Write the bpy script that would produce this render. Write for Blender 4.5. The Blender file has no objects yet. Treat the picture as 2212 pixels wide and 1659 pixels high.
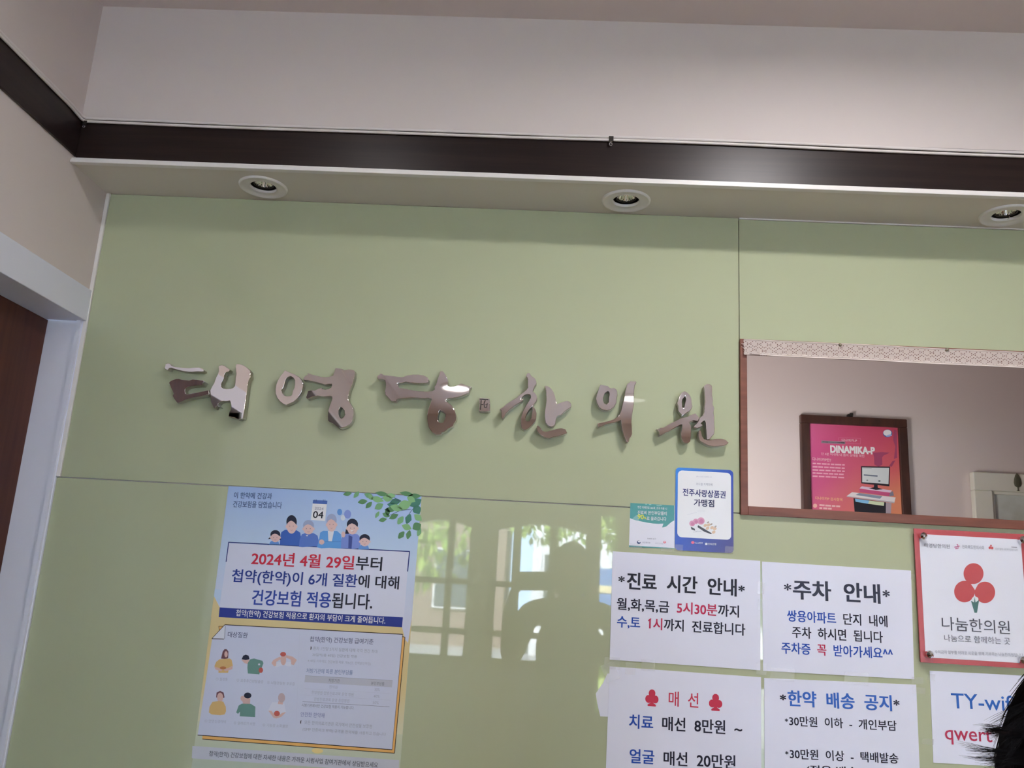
import bpy, bmesh, math, random
from mathutils import Vector, Matrix, Euler
random.seed(7)
S = bpy.context.scene
COL = S.collection
W, H = 2212, 1659

# ------------------------------------------------------------------ camera
F_PX = 1812.386
CAM = Vector((1.03273, -1.75409, 1.47))
YAW, PITCH, ROLL = -0.0430397, 0.2272941, 0.0570802
cyw, syw, cp, sp, cr, sr = math.cos(YAW), math.sin(YAW), math.cos(PITCH), math.sin(PITCH), math.cos(ROLL), math.sin(ROLL)
FWD = Vector((syw*cp, cyw*cp, sp)); _r = Vector((cyw, -syw, 0)); _u = _r.cross(FWD)
RIGHT = cr*_r + sr*_u; UP = -sr*_r + cr*_u
cd = bpy.data.cameras.new('camera'); cam = bpy.data.objects.new('camera', cd); COL.objects.link(cam)
cd.sensor_fit = 'HORIZONTAL'; cd.sensor_width = 36.0; cd.lens = F_PX/W*36.0
cd.clip_start = 0.02
cam.matrix_world = Matrix(((RIGHT.x, UP.x, -FWD.x, CAM.x), (RIGHT.y, UP.y, -FWD.y, CAM.y), (RIGHT.z, UP.z, -FWD.z, CAM.z), (0, 0, 0, 1)))
S.camera = cam

# ------------------------------------------------------------------ world, sun, exposure
wd = bpy.data.worlds.new('sky'); S.world = wd; wd.use_nodes = True
bg = wd.node_tree.nodes['Background']; bg.inputs[0].default_value = (0.50, 0.72, 1.0, 1); bg.inputs[1].default_value = 6.0
sd = bpy.data.lights.new('sun', 'SUN'); sd.energy = 22.0; sd.angle = 0.01; sd.color = (1, .98, .95)
sun = bpy.data.objects.new('sun', sd); COL.objects.link(sun); sun.location = (2, 6, 12)
sun.rotation_euler = Vector((-0.25, -1.0, -1.15)).to_track_quat('-Z', 'Y').to_euler()
S.view_settings.view_transform = 'Standard'; S.view_settings.look = 'None'
S.view_settings.gamma = 1.0; S.view_settings.use_curve_mapping = False
S.view_settings.exposure = 2.17
LAMPS = (5.5, 45, 1.0, 1.2, 1.2, 62, 36)     # emission of the ceiling lamps: near the counter, then at the rear, left to right, then an added fill lamp
LAMP_COLOR = (1, .965, .975)

def portal(name, loc, size, rot):
    l = bpy.data.lights.new(name, 'AREA'); l.shape = 'RECTANGLE'; l.size, l.size_y = size
    l.energy = 1; l.cycles.is_portal = True
    o = bpy.data.objects.new(name, l); COL.objects.link(o); o.location = loc; o.rotation_euler = rot
    return o
for (x0, x1, z0, z1) in ((.03, .54, .86, 1.87), (.69, 1.41, .86, 1.87), (1.47, 1.63, .30, 1.99), (1.75, 3.65, .15, 1.68)):
    portal('window_portal', ((x0+x1)/2, -4.73, (z0+z1)/2), (x1-x0, z1-z0), (math.radians(90), 0, 0))

# ------------------------------------------------------------------ helpers
def ray(px, py):
    return FWD + ((px-W/2)/F_PX)*RIGHT - ((py-H/2)/F_PX)*UP
def at(px, py, Y=0.0):            # pixel of the photograph -> point of the plane y = Y
    d = ray(px, py); t = (Y-CAM.y)/d.y; return CAM + t*d
def atz(px, py, Z):
    d = ray(px, py); t = (Z-CAM.z)/d.z; return CAM + t*d
def s2l(c):
    c = c/255.0
    return c/12.92 if c <= .04045 else ((c+.055)/1.055)**2.4
def lin(r, g, b): return (s2l(r), s2l(g), s2l(b))
INK_GAIN = 1.27
def ink(r, g, b):                 # print colour as it looks under the room light -> paint value
    return tuple(min(.86, s2l(v)*INK_GAIN) for v in (r, g, b))

def material(name, color, rough=.5, metal=0.0, spec=.5, bump=None, noise=None, coat=0.0):
    m = bpy.data.materials.new(name); m.use_nodes = True
    nt = m.node_tree; b = nt.nodes['Principled BSDF']
    b.inputs['Base Color'].default_value = (*color, 1); b.inputs['Roughness'].default_value = rough
    b.inputs['Metallic'].default_value = metal; b.inputs['Specular IOR Level'].default_value = spec
    b.inputs['Coat Weight'].default_value = coat; b.inputs['Coat Roughness'].default_value = .05
    tc = nt.nodes.new('ShaderNodeTexCoord')
    if noise:                     # (scale xyz, amount, second colour)
        mp = nt.nodes.new('ShaderNodeMapping'); mp.inputs['Scale'].default_value = noise[0]
        nz = nt.nodes.new('ShaderNodeTexNoise'); nz.inputs['Scale'].default_value = 1; nz.inputs['Detail'].default_value = 5
        mx = nt.nodes.new('ShaderNodeMix'); mx.data_type = 'RGBA'
        mx.inputs[6].default_value = (*color, 1); mx.inputs[7].default_value = (*noise[2], 1)
        mr = nt.nodes.new('ShaderNodeMapRange'); mr.inputs[1].default_value = .35; mr.inputs[2].default_value = .65; mr.inputs[4].default_value = noise[1]
        nt.links.new(tc.outputs['Object'], mp.inputs[0]); nt.links.new(mp.outputs[0], nz.inputs['Vector'])
        nt.links.new(nz.outputs[0], mr.inputs[0]); nt.links.new(mr.outputs[0], mx.inputs[0]); nt.links.new(mx.outputs[2], b.inputs['Base Color'])
    if bump:                      # (scale, strength, distance)
        nz = nt.nodes.new('ShaderNodeTexNoise'); nz.inputs['Scale'].default_value = bump[0]; nz.inputs['Detail'].default_value = 3
        bp = nt.nodes.new('ShaderNodeBump'); bp.inputs['Strength'].default_value = bump[1]; bp.inputs['Distance'].default_value = bump[2]
        nt.links.new(tc.outputs['Object'], nz.inputs['Vector']); nt.links.new(nz.outputs[0], bp.inputs['Height']); nt.links.new(bp.outputs[0], b.inputs['Normal'])
    return m
def emitter(name, color, strength):
    m = bpy.data.materials.new(name); m.use_nodes = True; nt = m.node_tree; nt.nodes.clear()
    e = nt.nodes.new('ShaderNodeEmission'); e.inputs[0].default_value = (*color, 1); e.inputs[1].default_value = strength
    o = nt.nodes.new('ShaderNodeOutputMaterial'); nt.links.new(e.outputs[0], o.inputs[0]); return m
def print_material(name, rough, spec):
    m = material(name, (.8, .8, .8), rough, 0, spec)
    at_ = m.node_tree.nodes.new('ShaderNodeAttribute'); at_.attribute_name = 'ink'
    m.node_tree.links.new(at_.outputs['Color'], m.node_tree.nodes['Principled BSDF'].inputs['Base Color']); return m

M = dict(
    wallpaper=material('white_wallpaper', lin(217, 206, 201), .75, bump=(420, .12, .001)),
    plaster=material('ceiling_paint', lin(224, 212, 206), .8),
    soffit=material('soffit_paint', lin(222, 216, 206), .6),
    paint=material('white_gloss_paint', lin(226, 228, 240), .4),
    molding=material('white_molding_paint', lin(232, 228, 224), .35),
    glass=material('back_painted_green_glass', (.475, .512, .338), .02, 0, .5),
    darkwood=material('dark_walnut_laminate', (.012, .0062, .0058), .36, 0, .36, noise=((3, 3, 90), 1.0, (.023, .0125, .0105))),
    redwood=material('reddish_brown_wood', lin(134, 80, 62), .4, 0, .4, noise=((8, 8, 60), 1.0, lin(114, 65, 50))),
    doorwood=material('dark_brown_door_veneer', lin(92, 52, 38), .45, 0, .25, noise=((60, 60, 3), 1.0, lin(76, 42, 32))),
    framewood=material('espresso_frame_wood', lin(78, 46, 36), .4, noise=((30, 30, 6), 1.0, lin(60, 36, 28))),
    steel=material('mirror_polished_steel', (.97, .90, .875), .025, 1.0),
    steelside=material('brushed_steel_return', (.50, .46, .42), .3, 1.0),
    chrome=material('chrome', (.75, .75, .78), .08, 1.0),
    blackmetal=material('blackened_metal', (.045, .04, .036), .4, .6),
    paper=material('white_paper', (.80, .815, .93), .7, 0, .3, bump=(7, .22, .02)),
    board=material('white_card', (.80, .81, .89), .4, 0, .4),
    ink=print_material('printed_ink', .6, .3),
    gloss=print_material('glossy_print', .3, .45),
    cable=material('grey_white_cable', lin(226, 218, 214), .5),
    lace=material('cream_lace_thread', lin(242, 230, 222), .85),
    tape=None,
    hair=material('black_hair', (.006, .004, .004), .55, 0, .15),
    skin=material('skin', lin(214, 168, 142), .5),
    dark_cloth=material('charcoal_cloth', (.05, .05, .055), .9),
    navy_cloth=material('navy_cloth', (.03, .04, .09), .9),
    grey_cloth=material('grey_cloth', (.12, .12, .13), .9),
    shoe=material('black_shoe_leather', (.02, .02, .02), .5),
    phone=material('dark_phone_shell', (.02, .02, .025), .25),
    floor=material('brown_floor_tile', lin(134, 98, 66), .35, noise=((2, 2, 2), .6, lin(118, 86, 58))),
    windowwood=material('brown_window_wood', lin(70, 48, 38), .45),
    leaf=material('green_foliage', (.14, .26, .04), .6, noise=((3, 3, 3), 1.0, (.30, .40, .09))),
    bark=material('bark', (.08, .06, .045), .9),
    asphalt=material('grey_pavement', (.24, .24, .25), .9),
    concrete=material('white_facade', (.62, .62, .63), .8),
    brick=material('pink_brick_facade', (.20, .145, .125), .85),
    winglass=material('dark_window_glass', (.05, .07, .09), .1),
    bluesign=material('blue_sign_paint', (.05, .16, .42), .5),
    bulbglass=material('lamp_reflector', (1, .98, .97), .06, 1.0),
    blackbaffle=material('black_baffle', (.012, .012, .014), .35),
    ornament=material('dark_green_ornament', lin(88, 88, 70), .7),
    cream=material('cream_frame_paint', lin(222, 222, 208), .6),
)
def tape_mat():
    m = bpy.data.materials.new('clear_tape'); m.use_nodes = True; nt = m.node_tree
    b = nt.nodes['Principled BSDF']; b.inputs['Base Color'].default_value = (.95, .95, .92, 1); b.inputs['Roughness'].default_value = .12
    b.inputs['Alpha'].default_value = .16; return m
M['tape'] = tape_mat()
def clear_mat():
    m = bpy.data.materials.new('clear_acrylic'); m.use_nodes = True; nt = m.node_tree
    b = nt.nodes['Principled BSDF']; b.inputs['Base Color'].default_value = (1, 1, 1, 1); b.inputs['Roughness'].default_value = .03
    b.inputs['Alpha'].default_value = .03; return m
M['acrylic'] = clear_mat()
def pane_mat():
    m = bpy.data.materials.new('window_pane_glass'); m.use_nodes = True; nt = m.node_tree
    b = nt.nodes['Principled BSDF']; b.inputs['Base Color'].default_value = (.9, 1, .95, 1); b.inputs['Roughness'].default_value = .0
    b.inputs['Alpha'].default_value = .06; return m
M['pane'] = pane_mat()

def tag(o, label=None, cat=None, group=None, kind=None):
    if label: o['label'] = label
    if cat: o['category'] = cat
    if group: o['group'] = group
    if kind: o['kind'] = kind
    return o
def thing(name, label, cat, loc=(0, 0, 0), group=None):
    o = bpy.data.objects.new(name, None); COL.objects.link(o); o.location = loc; o.empty_display_size = .05
    return tag(o, label, cat, group)
def world_of(o):
    m = Matrix.Translation(o.location) @ o.rotation_euler.to_matrix().to_4x4()
    return m if o.parent is None else world_of(o.parent) @ o.matrix_parent_inverse @ m
def adopt(o, parent):
    if parent is not None:
        o.parent = parent; o.matrix_parent_inverse = world_of(parent).inverted()
    return o
def link_mesh(name, me, mats, parent=None, smooth=False):
    if not isinstance(mats, (list, tuple)): mats = [mats]
    for m in mats: me.materials.append(m)
    if smooth:
        for p in me.polygons: p.use_smooth = True
    o = bpy.data.objects.new(name, me); COL.objects.link(o)
    return adopt(o, parent)
def obj(name, bm, mats, parent=None, smooth=False):
    me = bpy.data.meshes.new(name); bm.normal_update(); bm.to_mesh(me); bm.free()
    return link_mesh(name, me, mats, parent, smooth)
def box(bm, x0, x1, y0, y1, z0, z1, mi=0):
    v = [bm.verts.new((x, y, z)) for x in (x0, x1) for y in (y0, y1) for z in (z0, z1)]
    for f in ((0, 1, 3, 2), (4, 6, 7, 5), (0, 4, 5, 1), (2, 3, 7, 6), (0, 2, 6, 4), (1, 5, 7, 3)):
        bm.faces.new([v[i] for i in f]).material_index = mi
    return v
def boxes(name, lst, mat, parent=None, bevel=0):
    bm = bmesh.new()
    for b in lst: box(bm, *b)
    bmesh.ops.recalc_face_normals(bm, faces=bm.faces)
    if bevel: bmesh.ops.bevel(bm, geom=list(bm.edges), offset=bevel, segments=2, profile=.5, affect='EDGES')
    return obj(name, bm, mat, parent)
def tube(bm, pts, r, n=8, cap=True, mi=0):
    pts = [Vector(p) for p in pts]; rings = []
    rr = r if isinstance(r, (list, tuple)) else [r]*len(pts)
    nrm = None
    for i, p in enumerate(pts):
        t = (pts[min(i+1, len(pts)-1)] - pts[max(i-1, 0)]).normalized()
        if nrm is None:
            a = Vector((0, 0, 1)) if abs(t.z) < .9 else Vector((1, 0, 0)); nrm = t.cross(a).normalized()
        else:
            nrm = (nrm - t*nrm.dot(t)).normalized()
        bn = t.cross(nrm)
        rings.append([bm.verts.new(p + rr[i]*(math.cos(2*math.pi*k/n)*nrm + math.sin(2*math.pi*k/n)*bn)) for k in range(n)])
    for a, b in zip(rings, rings[1:]):
        for k in range(n):
            bm.faces.new((a[k], a[(k+1) % n], b[(k+1) % n], b[k])).material_index = mi
    if cap:
        bm.faces.new(list(reversed(rings[0]))).material_index = mi; bm.faces.new(rings[-1]).material_index = mi
def lathe(bm, prof, n=40, mi=None, closed=False):   # profile (r, z) about the z axis
    rings = [[bm.verts.new((r*math.cos(2*math.pi*k/n), r*math.sin(2*math.pi*k/n), z)) for k in range(n)] for r, z in prof]
    for i, (a, b) in enumerate(zip(rings, rings[1:])):
        for k in range(n):
            f = bm.faces.new((a[k], a[(k+1) % n], b[(k+1) % n], b[k])); f.smooth = True
            if mi: f.material_index = mi[i]
    return rings
_dep = None
def plate(name, outline, holes, depth, mats, parent=None, bevel=0.0, to_world=None, smooth=False):
    """solid plate cut to an outline with holes; local x,y -> world by to_world(x, y, h), h = 0 front .. depth back"""
    cu = bpy.data.curves.new(name, 'CURVE'); cu.dimensions = '2D'; cu.fill_mode = 'BOTH'
    cu.extrude = max(0.0, depth/2 - bevel); cu.bevel_depth = bevel; cu.bevel_resolution = 1; cu.offset = -bevel
    for pts in [outline] + list(holes):
        s = cu.splines.new('POLY'); s.points.add(len(pts)-1); s.use_cyclic_u = True
        for p, q in zip(s.points, pts): p.co = (q[0], q[1], 0, 1)
    t = bpy.data.objects.new('tmp', cu); COL.objects.link(t)
    me = bpy.data.meshes.new_from_object(t.evaluated_get(bpy.context.evaluated_depsgraph_get()))
    bpy.data.objects.remove(t); bpy.data.curves.remove(cu); me.name = name
    if to_world:
        for v in me.vertices: v.co = to_world(v.co.x, v.co.y, depth/2 - v.co.z)
    me.materials.clear()
    o = link_mesh(name, me, mats, parent, smooth)
    return o
def ell(cx, cy, rx, ry, n=24, rot=0, a0=0, a1=360):
    c, s = math.cos(math.radians(rot)), math.sin(math.radians(rot)); out = []
    m = n if a1-a0 >= 360 else n+1
    for k in range(m):
        t = math.radians(a0 + (a1-a0)*k/n); x, y = rx*math.cos(t), ry*math.sin(t)
        out.append((cx + x*c - y*s, cy + x*s + y*c))
    return out

class Print:
    """flat print on one plane: faces with their own ink, given in pixels of a photo crop (origin, scale)"""
    def __init__(self, Y, ox=0, oy=0, sc=1.0):
        self.Y, self.ox, self.oy, self.sc = Y, ox, oy, sc
        self.v, self.f, self.c, self.cut = [], [], [], []
    def P(self, x, y, lay=0):
        return at(self.ox + x/self.sc, self.oy + y/self.sc, self.Y - lay*.00008)
    def poly(self, pts, col, lay=0):
        """col one colour or one per point"""
        from mathutils.geometry import tessellate_polygon
        w = [self.P(x, y, lay) for x, y in pts]; b = len(self.v); self.v += w
        cols = col if isinstance(col[0], (tuple, list)) else [col]*len(pts)
        for t in tessellate_polygon([[Vector((p[0], -p[1], 0)) for p in pts]]):
            a, b2, c = t
            n = (w[b2]-w[a]).cross(w[c]-w[a])
            if n.y > 0: b2, c = c, b2
            self.f.append((b+a, b+b2, b+c)); self.c.append((cols[a], cols[b2], cols[c]))
    def line(self, pts, wd, col, lay=0):
        for (x0, y0), (x1, y1) in zip(pts, pts[1:]):
            L = math.hypot(x1-x0, y1-y0) or 1; nx, ny = -(y1-y0)/L*wd/2, (x1-x0)/L*wd/2
            self.poly([(x0+nx, y0+ny), (x1+nx, y1+ny), (x1-nx, y1-ny), (x0-nx, y0-ny)], col, lay)
    def text(self, segs, L, R, h, lay=3, bold=0.0, stretch=False):
        """segs [(string, colour)], fitted between the mid-left pixel L and mid-right pixel R, h pixels tall"""
        if isinstance(segs, tuple): segs = [segs]
        full = ''.join(s for s, _ in segs); me, lut = text_mesh(full)
        cols = [c for s, c in segs for _ in s]
        word = []; w_ = 0                                   # widely spaced words are pieces of their own
        for i, ch in enumerate(full):
            if full[i:i+2] == '  ': w_ += 1
            word.append(w_)
        p0, p1 = self.P(*L, lay), self.P(*R, lay)
        mx, my = (L[0]+R[0])/2, (L[1]+R[1])/2
        hh = (self.P(mx, my-h/2) - self.P(mx, my+h/2)).length
        xs = [v[0] for v in me[0]]; ys = [v[1] for v in me[0]]
        x0, x1, y0, y1 = min(xs), max(xs), min(ys), max(ys)
        e = (p1-p0); up = Vector((-e.z, 0, e.x)).normalized()
        copies = ((-bold, -bold*.6), (bold, -bold*.6), (bold, bold*.6), (-bold, bold*.6)) if bold else ((0, 0),)
        for wi in range(w_+1):
            fs = [(f, ci) for f, ci in zip(me[1], lut) if word[ci] == wi]
            if not fs: continue
            self.split(); used = sorted({i for f, _ in fs for i in f}); ix = {u: k for k, u in enumerate(used)}
            for kk, (dx, dy) in enumerate(copies):          # heavier strokes: slightly shifted copies of the glyphs
                b = len(self.v); off = Vector((0, -.00002*kk, 0))
                for u in used:
                    x, y = me[0][u]; self.v.append(p0 + off + e*((x+dx-x0)/(x1-x0)) + up*(hh*((y+dy-y0)/(y1-y0)-.5)))
                for f, ci in fs:
                    self.f.append(tuple(b+ix[i] for i in f)); self.c.append([cols[ci]]*len(f))
        self.split()
    def split(self): self.cut.append(len(self.f))      # what follows is a piece of its own
    def build(self, name, mat, parent=None):
        c = sorted(set([0] + self.cut + [len(self.f)])); out = []
        for f0, f1 in zip(c, c[1:]):
            used = sorted({i for f in self.f[f0:f1] for i in f}); ix = {u: k for k, u in enumerate(used)}
            me = bpy.data.meshes.new(name); me.from_pydata([tuple(self.v[u]) for u in used], [], [tuple(ix[i] for i in f) for f in self.f[f0:f1]]); me.update()
            a = me.color_attributes.new('ink', 'FLOAT_COLOR', 'CORNER')
            for p, cs in zip(me.polygons, self.c[f0:f1]):
                for k in range(p.loop_total): a.data[p.loop_start+k].color = (*cs[k], 1)
            out.append(link_mesh(name, me, mat, parent))
        return out
def text_mesh(s):
    cu = bpy.data.curves.new('t', 'FONT'); cu.body = s; cu.resolution_u = 3
    for i, f in enumerate(cu.body_format): f.material_index = i
    for i in range(len(s)): cu.materials.append(None)
    o = bpy.data.objects.new('t', cu); COL.objects.link(o)
    me = bpy.data.meshes.new_from_object(o.evaluated_get(bpy.context.evaluated_depsgraph_get()))
    bpy.data.objects.remove(o); bpy.data.curves.remove(cu)
    n = len(s)
    vs = [(v.co.x, v.co.y) for v in me.vertices]; fs = []; mi = []
    for p in me.polygons:
        vv = list(p.vertices); n3 = p.normal.z
        fs.append(tuple(vv if n3 >= 0 else reversed(vv))); mi.append(min(p.material_index, n-1))
    bpy.data.meshes.remove(me); return (vs, fs), mi
def sheet(name, cs, Yf, thick, mat, parent=None, lift=0.0):
    """a thin sheet with the four photo corners cs (TL, TR, BR, BL), front face at Yf"""
    bm = bmesh.new(); n = 12
    P = [at(*c, Yf) for c in cs]; g = []
    for j in range(n+1):
        row = []
        for i in range(n+1):
            u, v = i/n, j/n
            p = P[0]*(1-u)*(1-v) + P[1]*u*(1-v) + P[2]*u*v + P[3]*(1-u)*v
            row.append((bm.verts.new(p), bm.verts.new(p+Vector((0, thick, 0)))))
        g.append(row)
    for j in range(n):
        for i in range(n):
            a, b, c, d = g[j][i], g[j+1][i], g[j+1][i+1], g[j][i+1]
            bm.faces.new((a[0], b[0], c[0], d[0])); bm.faces.new((d[1], c[1], b[1], a[1]))
    for k in range(n):
        for q0, q1 in ((g[0][k], g[0][k+1]), (g[n][k+1], g[n][k]), (g[k+1][0], g[k][0]), (g[k][n], g[k+1][n])):
            bm.faces.new((q0[0], q0[1], q1[1], q1[0]))
    bmesh.ops.recalc_face_normals(bm, faces=bm.faces)
    return obj(name, bm, mat, parent)
def tape(cx, cy, w, h, ang, Y, parent):
    c, s = math.cos(math.radians(ang)), math.sin(math.radians(ang)); bm = bmesh.new()
    f = [bm.verts.new(at(cx + x*c - y*s, cy + x*s + y*c, Y)) for x, y in ((-w/2, -h/2), (-w/2, h/2), (w/2, h/2), (w/2, -h/2))]
    bm.faces.new(f); return obj('clear_tape', bm, M['tape'], parent)

# ------------------------------------------------------------------ the setting: reception room
ZC, ZS, YU = 2.665, 2.2805, -.145          # ceiling, soffit, face of the upper wall
XR, YB = 4.2, -4.6                          # right wall, window wall
def struct(o): o['kind'] = 'structure'; return o
struct(boxes('floor', [(-.3, XR+.1, YB-.12, 3.2, -.1, 0)], M['floor']))
struct(boxes('ceiling', [(-.2, XR+.1, YB-.12, .14, ZC, ZC+.12)], M['plaster']))
# left wall with the opening of door_1 next to the corner
struct(boxes('wall_left', [(-.14, 0, YB-.12, -.90, 0, ZC), (-.14, 0, -.90, .008, 1.975, ZC)], M['wallpaper']))
struct(boxes('wall_right', [(XR, XR+.1, YB-.12, 3.2, 0, ZC)], material('tan_wall_panel', lin(160, 134, 112), .6)))
# front wall behind the green glass, with the hatch opening
HX0, HX1, HZ0, HZ1 = 1.4545, 2.75, 1.640, 2.08
struct(boxes('wall_front', [(-.14, HX0, .008, .12, 0, ZS), (HX1, XR, .008, .12, 0, ZS), (HX0, HX1, .008, .12, 0, HZ0), (HX0, HX1, .008, .12, HZ1, ZS), (-.14, XR, .02, .12, ZS+.012, ZC)], M['wallpaper']))
def soffit_hole(o): pass
DL = [(.387, -.0675), (1.1844, -.0675), (1.990, -.0675), (2.79, -.0675)]
# upper wall: front face + soffit underside with round cut-outs for the downlights
struct(boxes('wall_upper', [(-.1, XR, YU, YU+.02, ZS+.004, ZC+.1)], M['wallpaper']))
sof = plate('soffit', [(0, YU+.001), (XR, YU+.001), (XR, .12), (0, .12)], [ell(x, y, .036, .036, 32) for x, y in DL], .012, M['soffit'],
            to_world=lambda x, y, h: Vector((x, y, ZS+h)))
sof.name = 'ceiling_soffit'; struct(sof)
# dark picture-rail trims, white molding, corner bead
struct(boxes('trim_1', [(0.006, XR, YU-.006, YU, 2.2895, 2.3845)], M['darkwood'], bevel=.0012))
struct(boxes('trim_2', [(0, .006, YB, YU, 2.2955, 2.3885)], M['darkwood'], bevel=.0012))
struct(boxes('trim_3', [(0, XR, YU-.010, YU, 2.2835, 2.2893), (0, XR, YU-.0135, YU, 2.2770, 2.2835)], M['molding'], bevel=.001))
struct(boxes('trim_4', [(0, .0085, -.004, .008, 1.6274, ZS)], M['molding'], bevel=.001))
struct(boxes('trim_6', [(0.006, XR-.006, YB, YB+.006, 2.2955, 2.3885)], M['darkwood'], bevel=.0012))
struct(boxes('trim_7', [(XR-.006, XR, YB+.006, YU-.006, 2.2955, 2.3885)], M['darkwood'], bevel=.0012))
# door at the left, its casing and recessed leaf
d = struct(thing('door_1', None, None, (0, -.45, 0)))
boxes('door_header', [(-.09, .007, -.97, -.001, 1.972, 2.0435)], M['paint'], d, bevel=.0015)
boxes('door_jamb', [(-.14, .0, -.004, .0078, 0, 1.972), (-.14, .007, -.97, -.90, 0, 1.972)], M['paint'], d)
boxes('door_stop', [(-.012, -.002, -.010, -.004, 0, 1.972)], M['paint'], d)
boxes('door_leaf', [(-.135, -.08, -.90, -.0045, 0, 1.970)], M['doorwood'], d)
lv = bmesh.new(); tube(lv, [(-.08, -.82, 1.0), (-.04, -.82, 1.0), (-.035, -.72, 1.0)], .008, 10); obj('door_handle', lv, M['chrome'], d, True)

# green glass panels
def glass_panel(name, label, rects):
    o = boxes(name, rects, M['glass'], bevel=.0006); return tag(o, label, 'wall panel', 'green glass wall panels')
glass_panel('glass_panel', 'large light green glass panel carrying the steel letters', [(.0088, 1.4408, 0, .0075, 1.6276, ZS-.0008)])
glass_panel('glass_panel', 'light green glass panel above the hatch with lace, right of the vertical seam', [(1.4424, XR-.01, 0, .0075, 1.9985, ZS-.0035)])
glass_panel('glass_panel', 'light green glass panel below the horizontal seam, behind posters and notices', [(.0006, XR-.01, 0, .0075, 0.02, 1.6252)])
struct(boxes('trim_5', [(1.4424, XR-.01, -.003, .0078, ZS-.0030, ZS-.0004)], M['molding']))

# hatch frame around the opening
fr = thing('hatch_frame', 'reddish brown wooden frame round the reception hatch, lace along its top', 'window frame', (1.4418, 0, 1.6225))
fy0 = -.009
boxes('frame_stile', [(1.4412, 1.4555, fy0, .13, 1.6230, 1.9978)], M['redwood'], fr, bevel=.0008)
boxes('frame_stile', [(HX1-.004, HX1+.014, fy0, .13, 1.6230, 1.9978)], M['redwood'], fr, bevel=.0008)
boxes('frame_sill', [(1.4556, HX1-.0041, fy0, .13, 1.6230, 1.6412)], M['redwood'], fr, bevel=.0008)
boxes('frame_head', [(1.4556, HX1-.0041, fy0, .010, 1.9665, 1.9978)], M['redwood'], fr, bevel=.0008)

# ------------------------------------------------------------------ soffit downlights
def make_downlight(label):
    t = thing('soffit_downlight', label, 'spotlight', (0, 0, 0), 'round downlights in the soffit')
    bm = bmesh.new()
    lathe(bm, [(.0285, .010), (.0285, -.0015), (.030, -.0022), (.032, -.0012), (.046, -.0026), (.049, -.0052), (.0515, -.0045), (.0525, 0), (.0525, .001)], 56)
    obj('trim_ring', bm, M['molding'], t)
    bm = bmesh.new(); lathe(bm, [(.0284, .004), (.027, .03), (.026, .075), (.0001, .0752)], 40); obj('baffle', bm, M['blackbaffle'], t)
    bm = bmesh.new(); n = 20
    prof = [(.0035, .036), (.010, .030), (.0165, .018), (.0200, .007)]
    rings = [[bm.verts.new(((r*(1.0 if k % 2 else .90))*math.cos(math.pi*k/n), (r*(1.0 if k % 2 else .90))*math.sin(math.pi*k/n), z)) for k in range(2*n)] for r, z in prof]
    for a, b in zip(rings, rings[1:]):
        for k in range(2*n): bm.faces.new((a[k], a[(k+1) % (2*n)], b[(k+1) % (2*n)], b[k]))
    obj('reflector', bm, M['bulbglass'], t)
    bm = bmesh.new(); lathe(bm, [(.0200, .006), (.0222, .0045), (.0222, .008), (.0200, .009)], 40); obj('retaining_ring', bm, M['blackmetal'], t)
    bm = bmesh.new(); tube(bm, [(.019, -.010, .006), (.0240, -.012, .004), (.0280, -.008, .001)], .0011, 6); obj('spring_clip', bm, M['chrome'], t, True)
    return t
def copy_tree(o, parent=None):
    c = o.copy(); COL.objects.link(c)
    if parent is not None: c.parent = parent
    for ch in list(o.children): copy_tree(ch, c)
    return c
dl0 = make_downlight('white round downlight in the soffit near the left wall')
dlabels = [None, 'white round downlight in the soffit above the middle steel letters', 'white round downlight in the soffit at the right edge of the photo']
for i in range(3):
    t = dl0 if i == 0 else copy_tree(dl0)
    t.location = (DL[i][0], DL[i][1], ZS); t.rotation_euler.z = (0.4, -.3, 1.3)[i]
    if dlabels[i]: t['label'] = dlabels[i]

# ------------------------------------------------------------------ cables and rail hooks on the dark trim
def cable(label, off, sag, seed):
    random.seed(seed); pts = []
    y = YB+.2
    while y < YU-.02:
        pts.append((.006+.0035, y, 2.3815+off + .0015*math.sin(y*3+seed))); y += .12
    pts += [(.0105, YU-.017, 2.379+off), (.016, YU-.0105, 2.3775+off), (.03, YU-.0100, 2.3775+off)]
    x = .10
    while x < XR-.05:
        u = x
        dz = sag*(.5-.5*math.cos((u-1.142)*2*math.pi/2.1)) if u > 1.142 else .35*sag*math.sin(u*2.75)
        pts.append((x, YU-.0095, 2.3775+off - dz + .0006*math.sin(x*9+seed))); x += .06
    bm = bmesh.new(); tube(bm, pts, .0031, 8); o = obj('cable', bm, M['cable'], None, True)
    return tag(o, label, 'cable', 'white cables along the dark rail')
cable('upper white cable running along the top of the dark rail', .0040, .0040, 1)
cable('lower white cable running just under another along the dark rail', -.0032, .0062, 2)
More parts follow.
